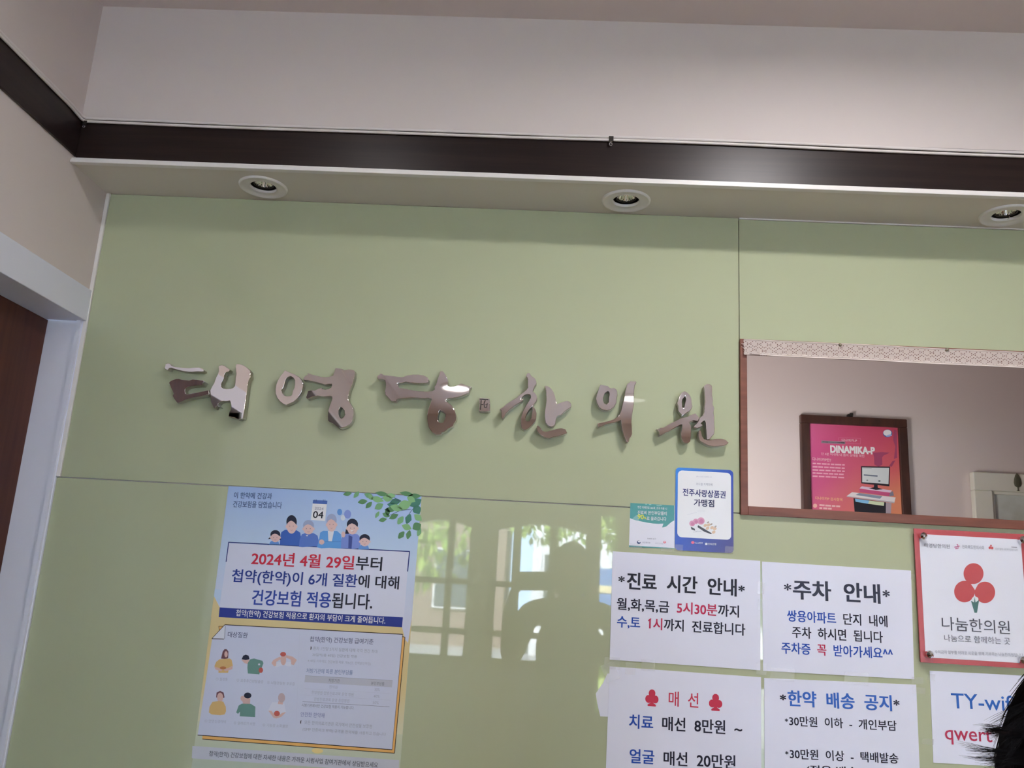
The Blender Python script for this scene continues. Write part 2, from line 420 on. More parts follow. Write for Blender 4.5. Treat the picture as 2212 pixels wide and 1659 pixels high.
def rail_hook(p, label, k=1.0, tilt=0.0):
    t = thing('rail_hook', label, 'hook', p, 'metal hooks over the dark rail')
    bm = bmesh.new()
    box(bm, p.x-.0048*k, p.x+.0048*k, p.y-.0020, p.y-.0006, p.z-.002, p.z+.0085*k)
    box(bm, p.x-.0048*k, p.x+.0048*k, p.y-.0020, p.y+.0160, p.z+.0085*k, p.z+.0098*k)
    box(bm, p.x-.0040*k, p.x+.0030*k, p.y-.0020, p.y-.0006, p.z-.010*k, p.z-.002)
    obj('bracket', bm, M['blackmetal'], t)
    bm = bmesh.new(); n = 20; rn = []
    for i in range(n):
        a = 2*math.pi*i/n; rn.append((p.x-.0006+.0030*k*math.cos(a), p.y-.0026, p.z-.0095*k+.0032*k*math.sin(a)))
    tube(bm, rn+[rn[0]], .0007, 6, False); obj('eyelet', bm, M['chrome'], t, True)
    bm = bmesh.new(); box(bm, p.x-.002, p.x+.002, p.y-.0030, p.y-.0019, p.z-.0045*k, p.z-.0030*k); obj('rivet', bm, M['chrome'], t)
    return t
rail_hook(at(1320, 304, YU-.011), 'dark metal hook over the rail above the middle of the sign')
rail_hook(at(184, 268, YU-.0125), 'small dark metal hook on the rail in the left corner', .75)

# ------------------------------------------------------------------ mirror steel sign letters
L1 = (340, 770, 10.0545); L2 = (580, 780, 10.3667); L3 = (800, 790, 7.9); L4 = (1020, 790, 9.617); L5 = (1270, 810, 10.369); L6 = (1400, 810, 9.76)
YF = -.022
def stroke(crop, outer, hole, parent, tilt=(0, 0), name='stroke'):
    ox, oy, sc = crop
    cv = lambda pts: [(lambda w: (w.x, w.z))(at(ox+x/sc, oy+y/sc, YF)) for x, y in pts]
    o2 = cv(outer); hs = [cv(h) for h in hole]
    cx = sum(p[0] for p in o2)/len(o2); cz = sum(p[1] for p in o2)/len(o2)
    tx, tz = math.tan(math.radians(tilt[0])), math.tan(math.radians(tilt[1]))
    D = .0195
    def tw(x, y, h):
        k = 1-h/D
        return Vector((x, YF + h + k*((x-cx)*tx + (y-cz)*tz), y))
    o = plate(name, o2, hs, D, [M['steel'], M['steelside']], parent, bevel=.0007, to_world=tw)
    for p in o.data.polygons: p.material_index = 0 if p.normal.y < -.5 else 1
    return o
def letter(label, base, strokes):
    t = thing('sign_letter', label, 'letter', at(*base, 0), 'mirror steel letters of the clinic sign')
    for s in strokes: stroke(s[0], s[1], s[2], t, s[3])
    return t
letter('mirror steel brush letter 태, first of the sign from the left', (450, 900), [
 (L1, [(180,165),(235,148),(275,155),(310,200),(370,222),(450,232),(560,245),(680,250),(800,238),(900,236),(970,255),(1003,285),(998,322),(960,330),(860,328),(740,338),(690,338),(560,322),(430,290),(340,262),(290,250),(255,262),(245,290),(215,298),(175,280),(155,240),(170,210)], [], (1.5, 0)),
 (L1, [(232,560),(275,515),(330,500),(400,478),(470,480),(530,505),(620,512),(700,520),(780,500),(900,515),(1010,530),(1040,565),(1000,580),(990,630),(890,630),(820,640),(740,645),(660,665),(600,700),(590,740),(600,800),(640,820),(760,800),(880,785),(980,765),(1060,755),(1128,738),(1142,832),(1060,845),(930,870),(760,895),(600,935),(480,985),(415,998),(340,905),(310,850),(335,800),(300,720),(265,640)], [], (-6, -4)),
 (L1, [(1325,200),(1390,182),(1450,195),(1510,240),(1575,285),(1550,325),(1500,335),(1460,370),(1445,430),(1450,470),(1410,530),(1385,600),(1385,660),(1430,690),(1500,705),(1580,700),(1640,685),(1680,645),(1690,560),(1695,450),(1710,380),(1700,300),(1695,210),(1715,160),(1790,165),(1880,195),(1970,260),(2020,320),(2020,400),(2025,450),(1985,520),(1960,640),(1950,760),(1925,900),(1910,1040),(1890,1200),(1870,1320),(1855,1365),(1815,1350),(1770,1370),(1715,1355),(1690,1330),(1545,1305),(1565,1210),(1600,1160),(1605,1080),(1590,1000),(1575,965),(1500,975),(1430,968),(1370,985),(1320,1025),(1310,1065),(1365,1095),(1300,1085),(1270,1085),(1250,1135),(1215,1100),(1160,985),(1150,838),(1138,735),(1180,650),(1225,580),(1270,450),(1300,395),(1325,320),(1320,240)], [], (-1.5, 1)),
])
letter('mirror steel brush letter 영, second of the sign from the left', (690, 915), [
 (L2, [(365,205),(420,230),(500,265),(590,300),(680,350),(735,420),(775,500),(770,590),(740,690),(690,770),(630,850),(560,910),(470,950),(400,980),(330,960),(250,900),(190,820),(155,720),(155,620),(175,520),(210,430),(270,330),(330,260)],
  [[(500,335),(430,360),(385,410),(360,500),(335,590),(285,650),(310,720),(350,770),(400,785),(475,785),(520,760),(545,660),(580,600),(590,520),(590,430),(560,380)]], (0, -1)),
 (L2, [(870,260),(940,290),(1040,315),(1130,340),(1240,360),(1350,350),(1440,320),(1470,240),(1495,150),(1560,155),(1640,170),(1695,200),(1760,185),(1830,180),(1900,200),(1930,225),(1925,350),(1900,440),(1860,560),(1820,640),(1800,720),(1780,800),(1790,880),(1830,950),(1885,1030),(1905,1130),(1900,1250),(1870,1350),(1820,1420),(1730,1475),(1640,1500),(1570,1490),(1490,1430),(1440,1390),(1380,1370),(1340,1340),(1330,1230),(1340,1120),(1370,1010),(1400,930),(1425,850),(1420,800),(1390,780),(1320,790),(1240,798),(1160,785),(1100,778),(1000,800),(920,830),(870,850),(845,820),(855,770),(885,670),(960,655),(1040,655),(1110,620),(1190,595),(1195,630),(1270,640),(1350,620),(1400,590),(1420,545),(1410,510),(1350,515),(1270,530),(1200,510),(1100,480),(1010,460),(900,435),(785,430),(785,380),(820,330),(880,300)],
  [[(1620,1020),(1660,1060),(1700,1110),(1705,1170),(1715,1200),(1690,1250),(1640,1290),(1600,1270),(1570,1200),(1570,1120),(1590,1060)]], (1, 1.5)),
])
letter('mirror steel brush letter 당, third from the left with a bright lamp glint', (925, 935), [
 (L3, [(115,180),(180,130),(230,160),(340,170),(450,185),(550,195),(630,165),(720,150),(820,150),(910,165),(970,195),(1000,240),(985,290),(900,303),(800,300),(690,290),(600,275),(550,290),(460,300),(470,340),(490,375),(580,390),(700,415),(820,435),(950,440),(1060,435),(1100,400),(1090,350),(1120,330),(1150,220),(1180,140),(1185,100),(1230,90),(1260,120),(1290,170),(1315,220),(1325,300),(1315,340),(1370,360),(1440,350),(1500,325),(1545,300),(1600,320),(1680,350),(1725,360),(1695,400),(1685,460),(1600,500),(1500,535),(1400,550),(1320,560),(1280,595),(1340,640),(1400,690),(1440,760),(1465,850),(1460,940),(1420,990),(1415,1025),(1330,1070),(1270,1120),(1215,1140),(1205,1165),(1120,1175),(1050,1130),(1000,1060),(975,960),(970,840),(990,740),(1020,660),(1045,590),(1040,560),(980,550),(920,562),(820,550),(700,545),(600,555),(500,560),(455,575),(435,610),(350,600),(320,560),(255,495),(250,430),(265,370),(260,290),(250,250),(210,230),(130,232)],
  [[(1180,755),(1240,780),(1285,830),(1275,900),(1245,970),(1200,975),(1155,950),(1150,880),(1160,810)]], (0, 0)),
])
letter('mirror steel brush letter 한, fourth of the sign, right of the small square seal', (1160, 945), [
 (L4, [(1150,150),(1190,150),(1225,210),(1270,240),(1310,270),(1335,340),(1335,380),(1295,430),(1270,500),(1255,530),(1300,560),(1340,620),(1350,680),(1330,740),(1280,800),(1270,850),(1310,900),(1335,980),(1330,1080),(1310,1150),(1260,1210),(1220,1250),(1150,1310),(1080,1335),(1025,1295),(1010,1200),(1015,1080),(1050,960),(1090,880),(1140,790),(1190,710),(1220,650),(1210,600),(1150,590),(1090,610),(1030,660),(1000,690),(1060,690),(1060,720),(990,765),(880,830),(780,910),(700,990),(660,1070),(635,1100),(610,1070),(605,1000),(600,930),(570,900),(640,860),(720,790),(820,730),(920,670),(1000,600),(1070,550),(1130,500),(1160,450),(1155,370),(1160,300),(1150,260),(1120,220),(1130,180)],
  [[(1250,840),(1255,920),(1240,1010),(1230,1080),(1190,1150),(1140,1160),(1100,1130),(1110,1060),(1140,980),(1190,900)]], (.5, 0)),
 (L4, [(1505,415),(1560,415),(1630,460),(1690,540),(1720,630),(1740,720),(1760,800),(1830,770),(1900,745),(1960,730),(2020,740),(2060,800),(2055,860),(1980,910),(1900,970),(1850,1020),(1780,1040),(1750,1080),(1735,1160),(1725,1220),(1680,1265),(1630,1270),(1570,1240),(1525,1185),(1510,1090),(1510,960),(1530,830),(1545,700),(1540,600),(1530,500)], [], (-1, 1.5)),
 (L4, [(1345,1240),(1380,1250),(1430,1300),(1470,1360),(1540,1370),(1640,1345),(1760,1310),(1850,1295),(1940,1320),(1975,1395),(1890,1430),(1790,1460),(1700,1475),(1600,1510),(1500,1485),(1410,1430),(1360,1370),(1340,1300)], [], (.5, -.5)),
])
letter('mirror steel brush letter 의, fifth of the sign from the left', (1330, 955), [
 (L5, [(285,215),(340,225),(400,238),(450,250),(490,290),(540,300),(570,285),(620,310),(655,360),(660,450),(645,540),(635,630),(580,720),(500,785),(420,795),(330,780),(250,720),(200,620),(185,540),(190,470),(205,420),(225,370),(250,280)],
  [[(440,365),(480,380),(485,440),(470,510),(470,610),(415,660),(360,630),(335,560),(350,480),(380,410)]], (-1, 0)),
 (L5, [(945,140),(1000,140),(1080,145),(1085,175),(1050,225),(1040,300),(1030,400),(1030,520),(1030,640),(1010,780),(985,920),(975,1050),(985,1180),(990,1320),(965,1380),(930,1420),(915,1500),(870,1510),(830,1420),(790,1300),(755,1160),(745,1010),(680,1035),(600,1060),(450,1090),(300,1150),(230,1165),(215,1085),(330,1060),(470,1030),(590,990),(670,935),(730,850),(760,740),(780,640),(810,540),(825,440),(850,330),(870,230),(890,190),(930,170)], [], (0, 0)),
])
letter('mirror steel brush letter 원, last of the sign beside the brown hatch frame', (1500, 955), [
 (L6, [(765,340),(820,360),(880,420),(915,500),(920,580),(935,670),(900,740),(840,780),(770,830),(690,885),(720,840),(660,785),(635,740),(635,650),(610,590),(640,540),(665,440),(710,370)],
  [[(785,440),(800,500),(785,580),(770,650),(765,705),(720,680),(715,580),(725,510),(755,480)]], (1, 1)),
 (L6, [(180,1135),(240,1150),(245,1110),(330,1105),(440,1040),(560,980),(700,910),(830,880),(930,830),(1000,810),(1080,900),(1050,975),(1000,970),(960,955),(870,1000),(905,1080),(910,1180),(900,1320),(890,1400),(850,1435),(790,1445),(735,1410),(700,1320),(690,1220),(715,1130),(725,1050),(690,1045),(580,1100),(450,1180),(330,1235),(245,1280),(235,1200)], [], (-.5, .5)),
 (L6, [(1180,230),(1240,185),(1300,185),(1350,220),(1355,300),(1350,420),(1370,520),(1360,620),(1395,690),(1380,800),(1395,880),(1395,1000),(1405,1120),(1390,1250),(1340,1300),(1295,1360),(1240,1365),(1230,1260),(1220,1120),(1210,1000),(1195,950),(1150,985),(1115,1020),(1155,1060),(1105,1100),(1040,1120),(970,1110),(960,1085),(1020,1030),(1062,972),(1092,900),(1160,850),(1185,780),(1185,680),(1200,560),(1195,440),(1190,330)], [], (.7, 1.5)),
 (L6, [(1090,1150),(1120,1200),(1140,1290),(1180,1350),(1250,1372),(1320,1372),(1420,1345),(1540,1340),(1640,1370),(1700,1430),(1660,1465),(1610,1485),(1480,1500),(1380,1505),(1280,1490),(1180,1440),(1090,1380),(1060,1290),(1065,1200)], [], (0, -.5)),
])
t = thing('seal_mark', 'small square steel seal with engraved strokes between 당 and 한', 'letter', at(1046, 890, 0), None)
stroke(L3, [(1860,550),(2030,560),(2040,640),(2035,775),(1960,782),(1850,772),(1862,700)], [], t, (0, 0), 'seal_plate')
pr = Print(YF-.0003, *L3); k = (.03, .027, .022)
for ln, wd in (([(1866,568),(2014,578)], 15), ([(1892,586),(1886,660),(1878,752)], 16), ([(1896,662),(1930,664)], 11), ([(1962,590),(1940,640),(1948,710)], 15), ([(1944,712),(1985,708),(1996,640)], 12), ([(1962,664),(1984,664)], 8)):
    pr.line(ln, wd, k)
pr.build('engraving', M['ink'], t)

# ------------------------------------------------------------------ paper notices
K = ink(30, 30, 48); RED = ink(178, 40, 78); BLU = ink(32, 72, 160); BLK = ink(34, 36, 48)
def notice(label, cs, group, Y=-.0011):
    c = at((cs[0][0]+cs[2][0])/2, cs[2][1], 0)
    t = thing('paper_notice', label, 'notice', c, group)
    sheet('paper', cs, Y, .0008, M['paper'], t); return t
G = 'printed paper notices under the hatch'
n1 = notice('white notice of treatment hours with large heading 진료 시간 안내', [(1323.4,1190.7),(1642.3,1211.4),(1642.5,1448),(1317,1425)], G)
p = Print(-.0012, 1280, 980, 3.6875)
p.text([('진료  시간  안내', ink(38, 40, 52))], (278, 1011), (1145, 1069), 134, bold=0.028)
for x, y in ((231, 999), (1187, 1074)): p.text([('*', ink(38, 40, 52))], (x-23, y-1), (x+23, y+1), 46, bold=.02)
p.text([('월,화,목,금  ', K), ('5시30분', RED), ('까지', K)], (195, 1196), (1165, 1260), 98, bold=0.019)
p.text([('수,토  ', BLU), ('1시', RED), ('까지  진료합니다', K)], (197, 1337), (1215, 1405), 98, bold=0.019)
p.poly([(447, 1336), (441, 1327), (461, 1311), (469, 1316)], RED, 3)
p.build('text_line', M['ink'], n1)
n2 = notice('white parking notice with dark heading 주차 안내', [(1646,1213),(1968,1232.4),(1975,1467.5),(1648.6,1449)], G)
p = Print(-.0012, 1620, 1180, 5.53)
p.text([('주차  안내', ink(52, 56, 72))], (520, 514), (1550, 571), 226, bold=0.028)
for x, y in ((450, 488), (1627, 565)): p.text([('*', ink(52, 56, 72))], (x-39, y-2), (x+39, y+2), 80, bold=.02)
p.text([('쌍용아파트', BLU), ('  단지  내에', K)], (447, 828), (1640, 898), 135, bold=0.018)
p.text([('주차  하시면  됩니다', K)], (505, 1024), (1585, 1088), 135, bold=0.018)
p.text([('주차증  ', BLU), ('꼭', RED), ('  받아가세요^^', BLU)], (378, 1212), (1705, 1282), 135, bold=0.018)
p.build('text_line', M['ink'], n2)
n3 = notice('white price notice with red clubs and red heading 매 선', [(1317,1439.5),(1644,1463),(1645,1700),(1308,1680)], G)
p = Print(-.0012, 1280, 1420, 5.53)
p.text([('♣  매  선  ♣', ink(188, 52, 76))], (632, 478), (1548, 543), 200, bold=0.0088)
p.text([('치료', BLU), ('  매선  8만원  ~', K)], (440, 762), (1785, 850), 165, bold=0.019)
p.text([('얼굴', BLU), ('  매선  20만원', K)], (445, 1176), (1705, 1256), 168, bold=0.019)
p.build('text_line', M['ink'], n3)
n4 = notice('white delivery notice with blue heading 한약 배송 공지', [(1650.7,1464.5),(1979,1479),(1989,1712),(1652,1698)], G)
p = Print(-.0012, 1620, 1440, 5.53)
p.text([('한약  배송  공지', ink(52, 98, 180))], (455, 377), (1690, 437), 185, bold=0.026)
for x, y, h in ((395, 368, 66), (1750, 432, 66), (436, 640, 36), (440, 1030, 36)): p.text([('*', K)], (x-h*.5, y-1), (x+h*.5, y+1), h, bold=.02)
p.text([('30만원  이하  -  개인부담', K)], (470, 647), (1750, 708), 120, bold=0.016)
p.text([('30만원  이상  -  택배발송', K)], (478, 1040), (1770, 1098), 122, bold=0.016)
p.text([('(적용 배송)', K)], (676, 1236), (1330, 1262), 120, bold=0.016)
p.build('text_line', M['ink'], n4)
n5 = notice('white wifi notice with blue and red Latin letters beside dark hair', [(2008.4,1448.8),(2262,1462),(2262,1662),(2016.4,1647.6)], G)
p = Print(-.0012, 1940, 1420, 6.941)
p.text([('TY-wifi', ink(40, 92, 170))], (800, 648), (1745, 692), 228, bold=0.0066)
p.text([('qwert', ink(170, 48, 78))], (705, 1178), (1410, 1222), 240, bold=0.0066)
p.build('text_line', M['ink'], n5)
for par, (x, y, w, h, a) in ((n1, (1322,1433,34,26,4)), (n1, (1644,1270,14,26,3)), (n1, (1643,1306,12,22,3)), (n1, (1400,1437,30,24,4)), (n1, (1645,1445,22,26,4)),
                             (n2, (1975,1246,14,12,4)), (n2, (1690,1457,52,26,4)), (n2, (1850,1466,52,26,4)), (n2, (1982,1470,26,14,4)), (n3, (1318,1452,40,30,70)),
                             (n3, (1362,1444,22,26,4)), (n4, (1986,1492,26,14,4)), (n5, (2012,1463,16,14,5)), (n5, (2004,1602,26,12,5))):
    tape(x, y, w, h, a, -.0016, par)
# pale flat shape showing behind the price notice
bm = bmesh.new(); vs = [at(x, y, -.0004) for x, y in ((1312,1455),(1303,1475),(1287,1498),(1290,1519),(1296.5,1547.5),(1330,1549),(1330,1455))]
ff = bm.faces.new([bm.verts.new(v) for v in vs]); e = bmesh.ops.extrude_face_region(bm, geom=[ff])
for v in e['geom']:
    if isinstance(v, bmesh.types.BMVert): v.co.y += .0003
bmesh.ops.recalc_face_normals(bm, faces=bm.faces)
tag(obj('pale_shape', bm, M['board']), 'cream white flat shape sticking out left of the red club price notice', 'paper')

# ------------------------------------------------------------------ large health insurance poster
po = thing('health_poster', 'tall blue and yellow health insurance poster with drawn family', 'poster', at(640, 1657, 0))
PL = [(494, 1052), (912, 1070.5), (834, 1850), (385, 1850)]
# corner points of an upright A2 sheet on the wall
pw0, pw1 = at(494, 1052, -.0010), at(911, 1070, -.0010)
bm = bmesh.new(); box(bm, .3722, .7818, -.0010, -.0002, 1.045, 1.6262); bmesh.ops.recalc_face_normals(bm, faces=bm.faces)
obj('sheet', bm, M['board'], po)
def wall_px(x, z):                     # where a wall point sits in the crop used below (for full-sheet backgrounds)
    v = Vector((x, -.0010, z)) - CAM; dz = v.dot(FWD)
    return ((W/2 + F_PX*v.dot(RIGHT)/dz) - 400)*4.096, ((H/2 - F_PX*v.dot(UP)/dz) - 1030)*4.096
a = Print(-.0011, 400, 1030, 4.096)
SKY0, SKY1, PALE = ink(150, 174, 212), ink(176, 194, 220), ink(190, 194, 212)
def band(z0, z1, c0, c1, x0=.3722, x1=.7818, lay=0):   # horizontal strip of the sheet
    q = [wall_px(x0, z0), wall_px(x1, z0), wall_px(x1, z1), wall_px(x0, z1)]
    a.poly(q, [c0, c0, c1, c1], lay)
band(1.6262, 1.50, SKY0, SKY1); band(1.50, 1.38, SKY1, PALE)
YEL, YEL2, GRN = ink(200, 182, 134), ink(196, 184, 140), ink(186, 190, 166)
band(1.38, 1.24, YEL, YEL); band(1.24, 1.16, YEL, ink(196, 194, 168)); band(1.16, 1.045, GRN, ink(160, 172, 160))
# slanting blue side bands
a.poly([(262, 990), (254, 1060), (305, 1135), (320, 1000)], SKY1, .5)
a.poly([(305, 1155), (255, 1055), (228, 1240), (297, 1240)], YEL, .5)
a.poly([(1926, 1240), (2006, 1240), (1972, 1470), (1945, 1440), (1919, 1330)], PALE, .5)
# white panel and brackets
WHT = ink(196, 199, 215)
a.poly([(385, 588), (1982, 664), (1935, 1246), (305, 1158)], WHT, 1)
NAVY = ink(34, 48, 112)
a.line([(382, 579), (1988, 661)], 9, NAVY, 2); a.line([(385, 579), (362, 752)], 8, NAVY, 2); a.line([(1985, 660), (1968, 838)], 9, NAVY, 2)
a.poly([(305, 1156), (1926, 1243), (1919, 1331), (297, 1241)], ink(44, 58, 132), 2)
# calendar
a.poly([(1128, 232), (1254, 240), (1238, 392), (1112, 381)], ink(212, 212, 226), 1)
a.poly([(1131, 205), (1259, 211), (1255, 243), (1128, 236)], ink(70, 100, 168), 2)
for x in (1147, 1160, 1222, 1237): a.line([(x, 200), (x, 218)], 4, ink(50, 66, 120), 3)
# leaves, branch
lf = [(1436,150,40,20,-10,1),(1515,157,38,20,-50,0),(1625,166,44,24,20,0),(1640,180,30,20,60,2),(1570,220,44,24,-8,1),(1625,250,40,22,-45,1),(1700,200,60,28,15,2),(1715,262,44,30,-30,0),
      (1790,190,46,32,10,2),(1740,150,60,22,10,1),(1860,220,52,30,-10,3),(1830,250,44,26,10,3),(1960,150,64,22,10,1),(1940,250,70,44,-20,2),(2030,170,60,24,0,1),(2040,230,60,40,-30,3),(2050,290,46,40,60,3),
      (1870,275,60,32,15,2),(1815,290,52,24,0,1),(1790,310,24,36,-10,1),(1700,335,16,34,30,0),(1778,338,36,22,25,1),(1845,352,46,24,-25,1),(1748,380,38,20,-12,1),(1905,385,28,44,35,0),(1975,372,30,48,20,3),(2060,360,44,30,40,2),
      (1960,445,46,30,20,2),(2050,440,44,40,-30,1),(2070,490,20,40,20,0),(1912,515,26,42,40,1),(1977,512,24,42,15,1),(1820,168,44,24,0,2),(2000,200,44,28,30,2)]
LC = [ink(112, 160, 116), ink(88, 132, 92), ink(126, 172, 120), ink(70, 122, 106)]
def leaf(cx, cy, rx, ry, rot, ci):
    c, s = math.cos(math.radians(rot)), math.sin(math.radians(rot)); pts = []
    for kk in range(17):
        t2 = kk/16; x = (t2*2-1)*rx; y = ry*.95*math.sin(math.pi*t2); pts.append((x, -y))
    for kk in range(1, 16):
        t2 = 1-kk/16; x = (t2*2-1)*rx; y = ry*.95*math.sin(math.pi*t2); pts.append((x, y))
    a.poly([(cx + x*c - y*s, cy + x*s + y*c) for x, y in pts], LC[ci], 2+(ci % 3)*.3)
for q in lf: leaf(*q)
for ln in ([(1640,200),(1720,188),(1800,195),(1900,215)], [(1830,170),(1900,215),(1960,240)], [(1800,345),(1900,300),(2000,285)], [(1980,330),(2010,290),(2050,270)]): a.line(ln, 4, ink(70, 80, 100), 2)
# family
fam = Print(-.0012, 560, 1100, 7.9)
SK, HR, WH, GH = ink(206, 176, 172), ink(38, 42, 60), ink(206, 208, 224), ink(148, 158, 188)
B1, B2, B3, B4, B5, B6 = ink(60, 96, 172), ink(86, 116, 186), ink(92, 148, 206), ink(116, 134, 196), ink(74, 116, 182), ink(96, 140, 200)
def body(x0, x1, ytop, ybot, col, lay=1, neck=None):
    w = x1-x0; r = w*.22
    pts = [(x0, ybot), (x0+2, ytop+r*2), (x0+r*.5, ytop+r*.7), (x0+r*1.6, ytop)]
    pts += [(x1-r*1.6, ytop), (x1-r*.5, ytop+r*.7), (x1-2, ytop+r*2), (x1, ybot)]
    fam.poly(pts, col, lay)
def headf(cx, cy, rx, ry, hair, lay=2, eyes=True):
    fam.poly(ell(cx, cy-ry*.42, rx*1.06, ry*.82, 26), hair, lay)
    fam.poly(ell(cx, cy+ry*.15, rx*.98, ry*.86, 26), SK, lay+.4)
    fam.poly(ell(cx-rx, cy+ry*.15, rx*.2, ry*.2, 12), SK, lay+.2); fam.poly(ell(cx+rx, cy+ry*.15, rx*.2, ry*.2, 12), SK, lay+.2)
    fam.poly([(cx-rx*1.0, cy-ry*.1), (cx-rx*.85, cy-ry*.75), (cx, cy-ry*1.1), (cx+rx*.85, cy-ry*.75), (cx+rx*1.0, cy-ry*.05), (cx+rx*.45, cy-ry*.42), (cx-rx*.1, cy-ry*.58), (cx-rx*.6, cy-ry*.42)], hair, lay+.8)
    for sx in (-.38, .34):
        fam.poly(ell(cx+sx*rx, cy+ry*.1, rx*.08, rx*.08, 10), ink(92, 84, 104), lay+1)
    fam.line([(cx-rx*.22, cy+ry*.55), (cx, cy+ry*.62), (cx+rx*.22, cy+ry*.54)], 5, ink(160, 112, 118), lay+1)
fam.poly([(352, 610), (360, 460), (378, 390), (440, 350), (640, 360), (700, 400), (712, 480), (680, 625)], B1, 1)
headf(552, 275, 84, 140, HR, 2)
fam.poly([(678, 640), (690, 520), (725, 430), (800, 400), (930, 410), (995, 450), (1020, 560), (1005, 640), (940, 632), (740, 648)], B2, 1.2)
headf(840, 320, 88, 110, GH, 2.2); fam.poly(ell(815, 450, 18, 13, 14), WH, 3.4)
fam.poly([(985, 650), (1020, 520), (1040, 400), (1090, 368), (1330, 372), (1395, 430), (1410, 560), (1405, 670), (1200, 660), (1060, 668)], B3, 1.4)
fam.poly([(1170, 370), (1275, 375), (1240, 548), (1180, 545)], WH, 2.4); headf(1235, 245, 82, 135, GH, 2.5)
fam.line([(1015, 520), (1100, 545), (1250, 555), (1395, 548)], 5, ink(60, 104, 170), 2.8); fam.poly(ell(1065, 560, 46, 44, 18), SK, 2.9)
fam.poly([(1395, 670), (1400, 520), (1430, 425), (1520, 410), (1680, 430), (1725, 480), (1725, 660), (1600, 682), (1500, 668)], B4, 1.6)
fam.poly([(1525, 440), (1590, 470), (1575, 675), (1520, 665)], ink(64, 78, 138), 2.6); fam.poly([(1465, 420), (1480, 340), (1530, 330), (1530, 420)], HR, 1.8)
headf(1590, 310, 90, 120, HR, 2.8); fam.poly(ell(1580, 368, 22, 11, 14), ink(226, 226, 232), 4)
fam.poly(ell(1436, 430, 34, 52, 16), SK, 2.8)
body(165, 350, 530, 600, B6, 1.8); headf(275, 470, 80, 92, HR, 3); fam.poly([(150, 512), (185, 470), (200, 505)], HR, 3); fam.poly([(340, 470), (375, 520), (340, 522)], HR, 3)
body(1690, 1880, 600, 685, B6, 1.8); headf(1800, 540, 84, 92, HR, 3.2)
for cx, cy, rx, ry, c in ((1372, 48, 42, 56, ink(92, 138, 200)), (1508, 85, 60, 74, ink(124, 142, 202)), (1428, 146, 38, 48, ink(196, 204, 224))):
    fam.poly(ell(cx, cy, rx, ry, 22), c, 1); fam.line([(cx, cy+ry), (1435, 385)], 3, ink(150, 170, 210), .8)
fam.build('family_drawing', M['ink'], po)
# lower white card with folded corner
b = Print(-.0011, 400, 1330, 4.096)
GOLD, OUT = ink(212, 164, 96), ink(40, 32, 30)
b.poly([(298, 92), (345, 92), (300, 140)], GOLD, 1.2); b.line([(296, 94), (350, 94)], 4, OUT, 1.4); b.line([(297, 94), (304, 142)], 4, OUT, 1.4)
b.poly([(1915, 180), (1946, 190), (1852, 1217), (150, 1092), (155, 1050), (1820, 1170)], GOLD, 1.0)
b.line([(1922, 184), (1945, 191), (1852, 1217), (152, 1092)], 6, OUT, 1.2)
b.poly([(350, 82), (1925, 166), (1832, 1185), (110, 1056), (238, 205)], ink(186, 190, 208), 1.6)
b.line([(236, 205), (352, 80), (1925, 165)], 7, OUT, 1.9); b.line([(1924, 166), (1832, 1184)], 4, ink(90, 80, 80), 1.9); b.line([(110, 1056), (1832, 1186)], 7, OUT, 1.9)
b.poly([(350, 84), (342, 206), (238, 204)], ink(200, 202, 212), 2.0); b.line([(238, 204), (343, 207)], 7, OUT, 2.2); b.line([(356, 90), (348, 206)], 7, ink(150, 152, 166), 2.2)
# table
b.poly([(1062, 532), (1836, 574), (1830, 634), (1056, 588)], ink(172, 174, 186), 2)
b.line([(1062, 530), (1836, 573)], 3, ink(140, 142, 154), 2.3); b.line([(1038, 760), (1808, 806)], 3, ink(110, 112, 126), 2.3)
b.line([(1056, 645), (1826, 690)], 1.5, ink(170, 172, 188), 2.3); b.line([(1048, 700), (1818, 748)], 1.5, ink(170, 172, 188), 2.3)
b.line([(1012, 150), (985, 930)], 1.2, ink(176, 179, 196), 2.0)
b.poly(ell(1110, 286, 8, 16, 16, 6, -90, 90), OUT, 2.4); b.poly(ell(1026, 941, 8, 16, 16, 6, 90, 270), OUT, 2.4)
# bottom band
b.poly([(64, 1152), (1894, 1278), (1888, 1390), (58, 1262)], ink(180, 182, 192), 1.0)
b.poly(ell(1170, 1195, 50, 24, 20, 4), ink(210, 190, 130), .8)
# six small figures
g = Print(-.0011, 420, 1370, 7.2125); SK2, MUS, GRE, RDD, BRN, WSH = ink(196, 164, 158), ink(196, 164, 110), ink(98, 134, 126), ink(176, 88, 80), ink(104, 70, 78), ink(196, 198, 212)
g.poly([(415,380),(440,270),(470,232),(505,235),(530,270),(525,375),(480,385)], BRN, 2.2); g.poly(ell(492, 312, 26, 48, 18), SK2, 2.4)
g.poly([(310,500),(340,430),(390,390),(550,378),(580,400),(598,490),(540,520),(525,600),(375,600),(375,530)], MUS, 2.6)
g.poly([(308,505),(345,515),(440,548),(420,580),(330,550)], SK2, 2.8); g.poly([(598,490),(545,520),(450,548),(480,580),(590,545)], SK2, 2.8); g.poly(ell(445, 525, 50, 24, 18), ink(176, 112, 70), 3)
g.split(); g.poly([(735,390),(760,335),(800,318),(845,335),(858,390),(800,402)], HR, 2.2); g.poly([(730,398),(860,398),(880,440),(850,470),(780,450)], SK2, 2.1)
g.poly([(870,390),(930,378),(1060,415),(1075,450),(1050,520),(1010,625),(832,612),(825,520),(830,450)], GRE, 2.6); g.poly(ell(1035, 560, 34, 42, 18), RDD, 2.8); g.poly(ell(1008, 470, 16, 16, 12), WSH, 2.9)
g.split(); g.poly([(1255,520),(1280,430),(1400,440),(1500,430),(1510,500),(1440,500),(1410,480),(1360,490)], WSH, 2.2)
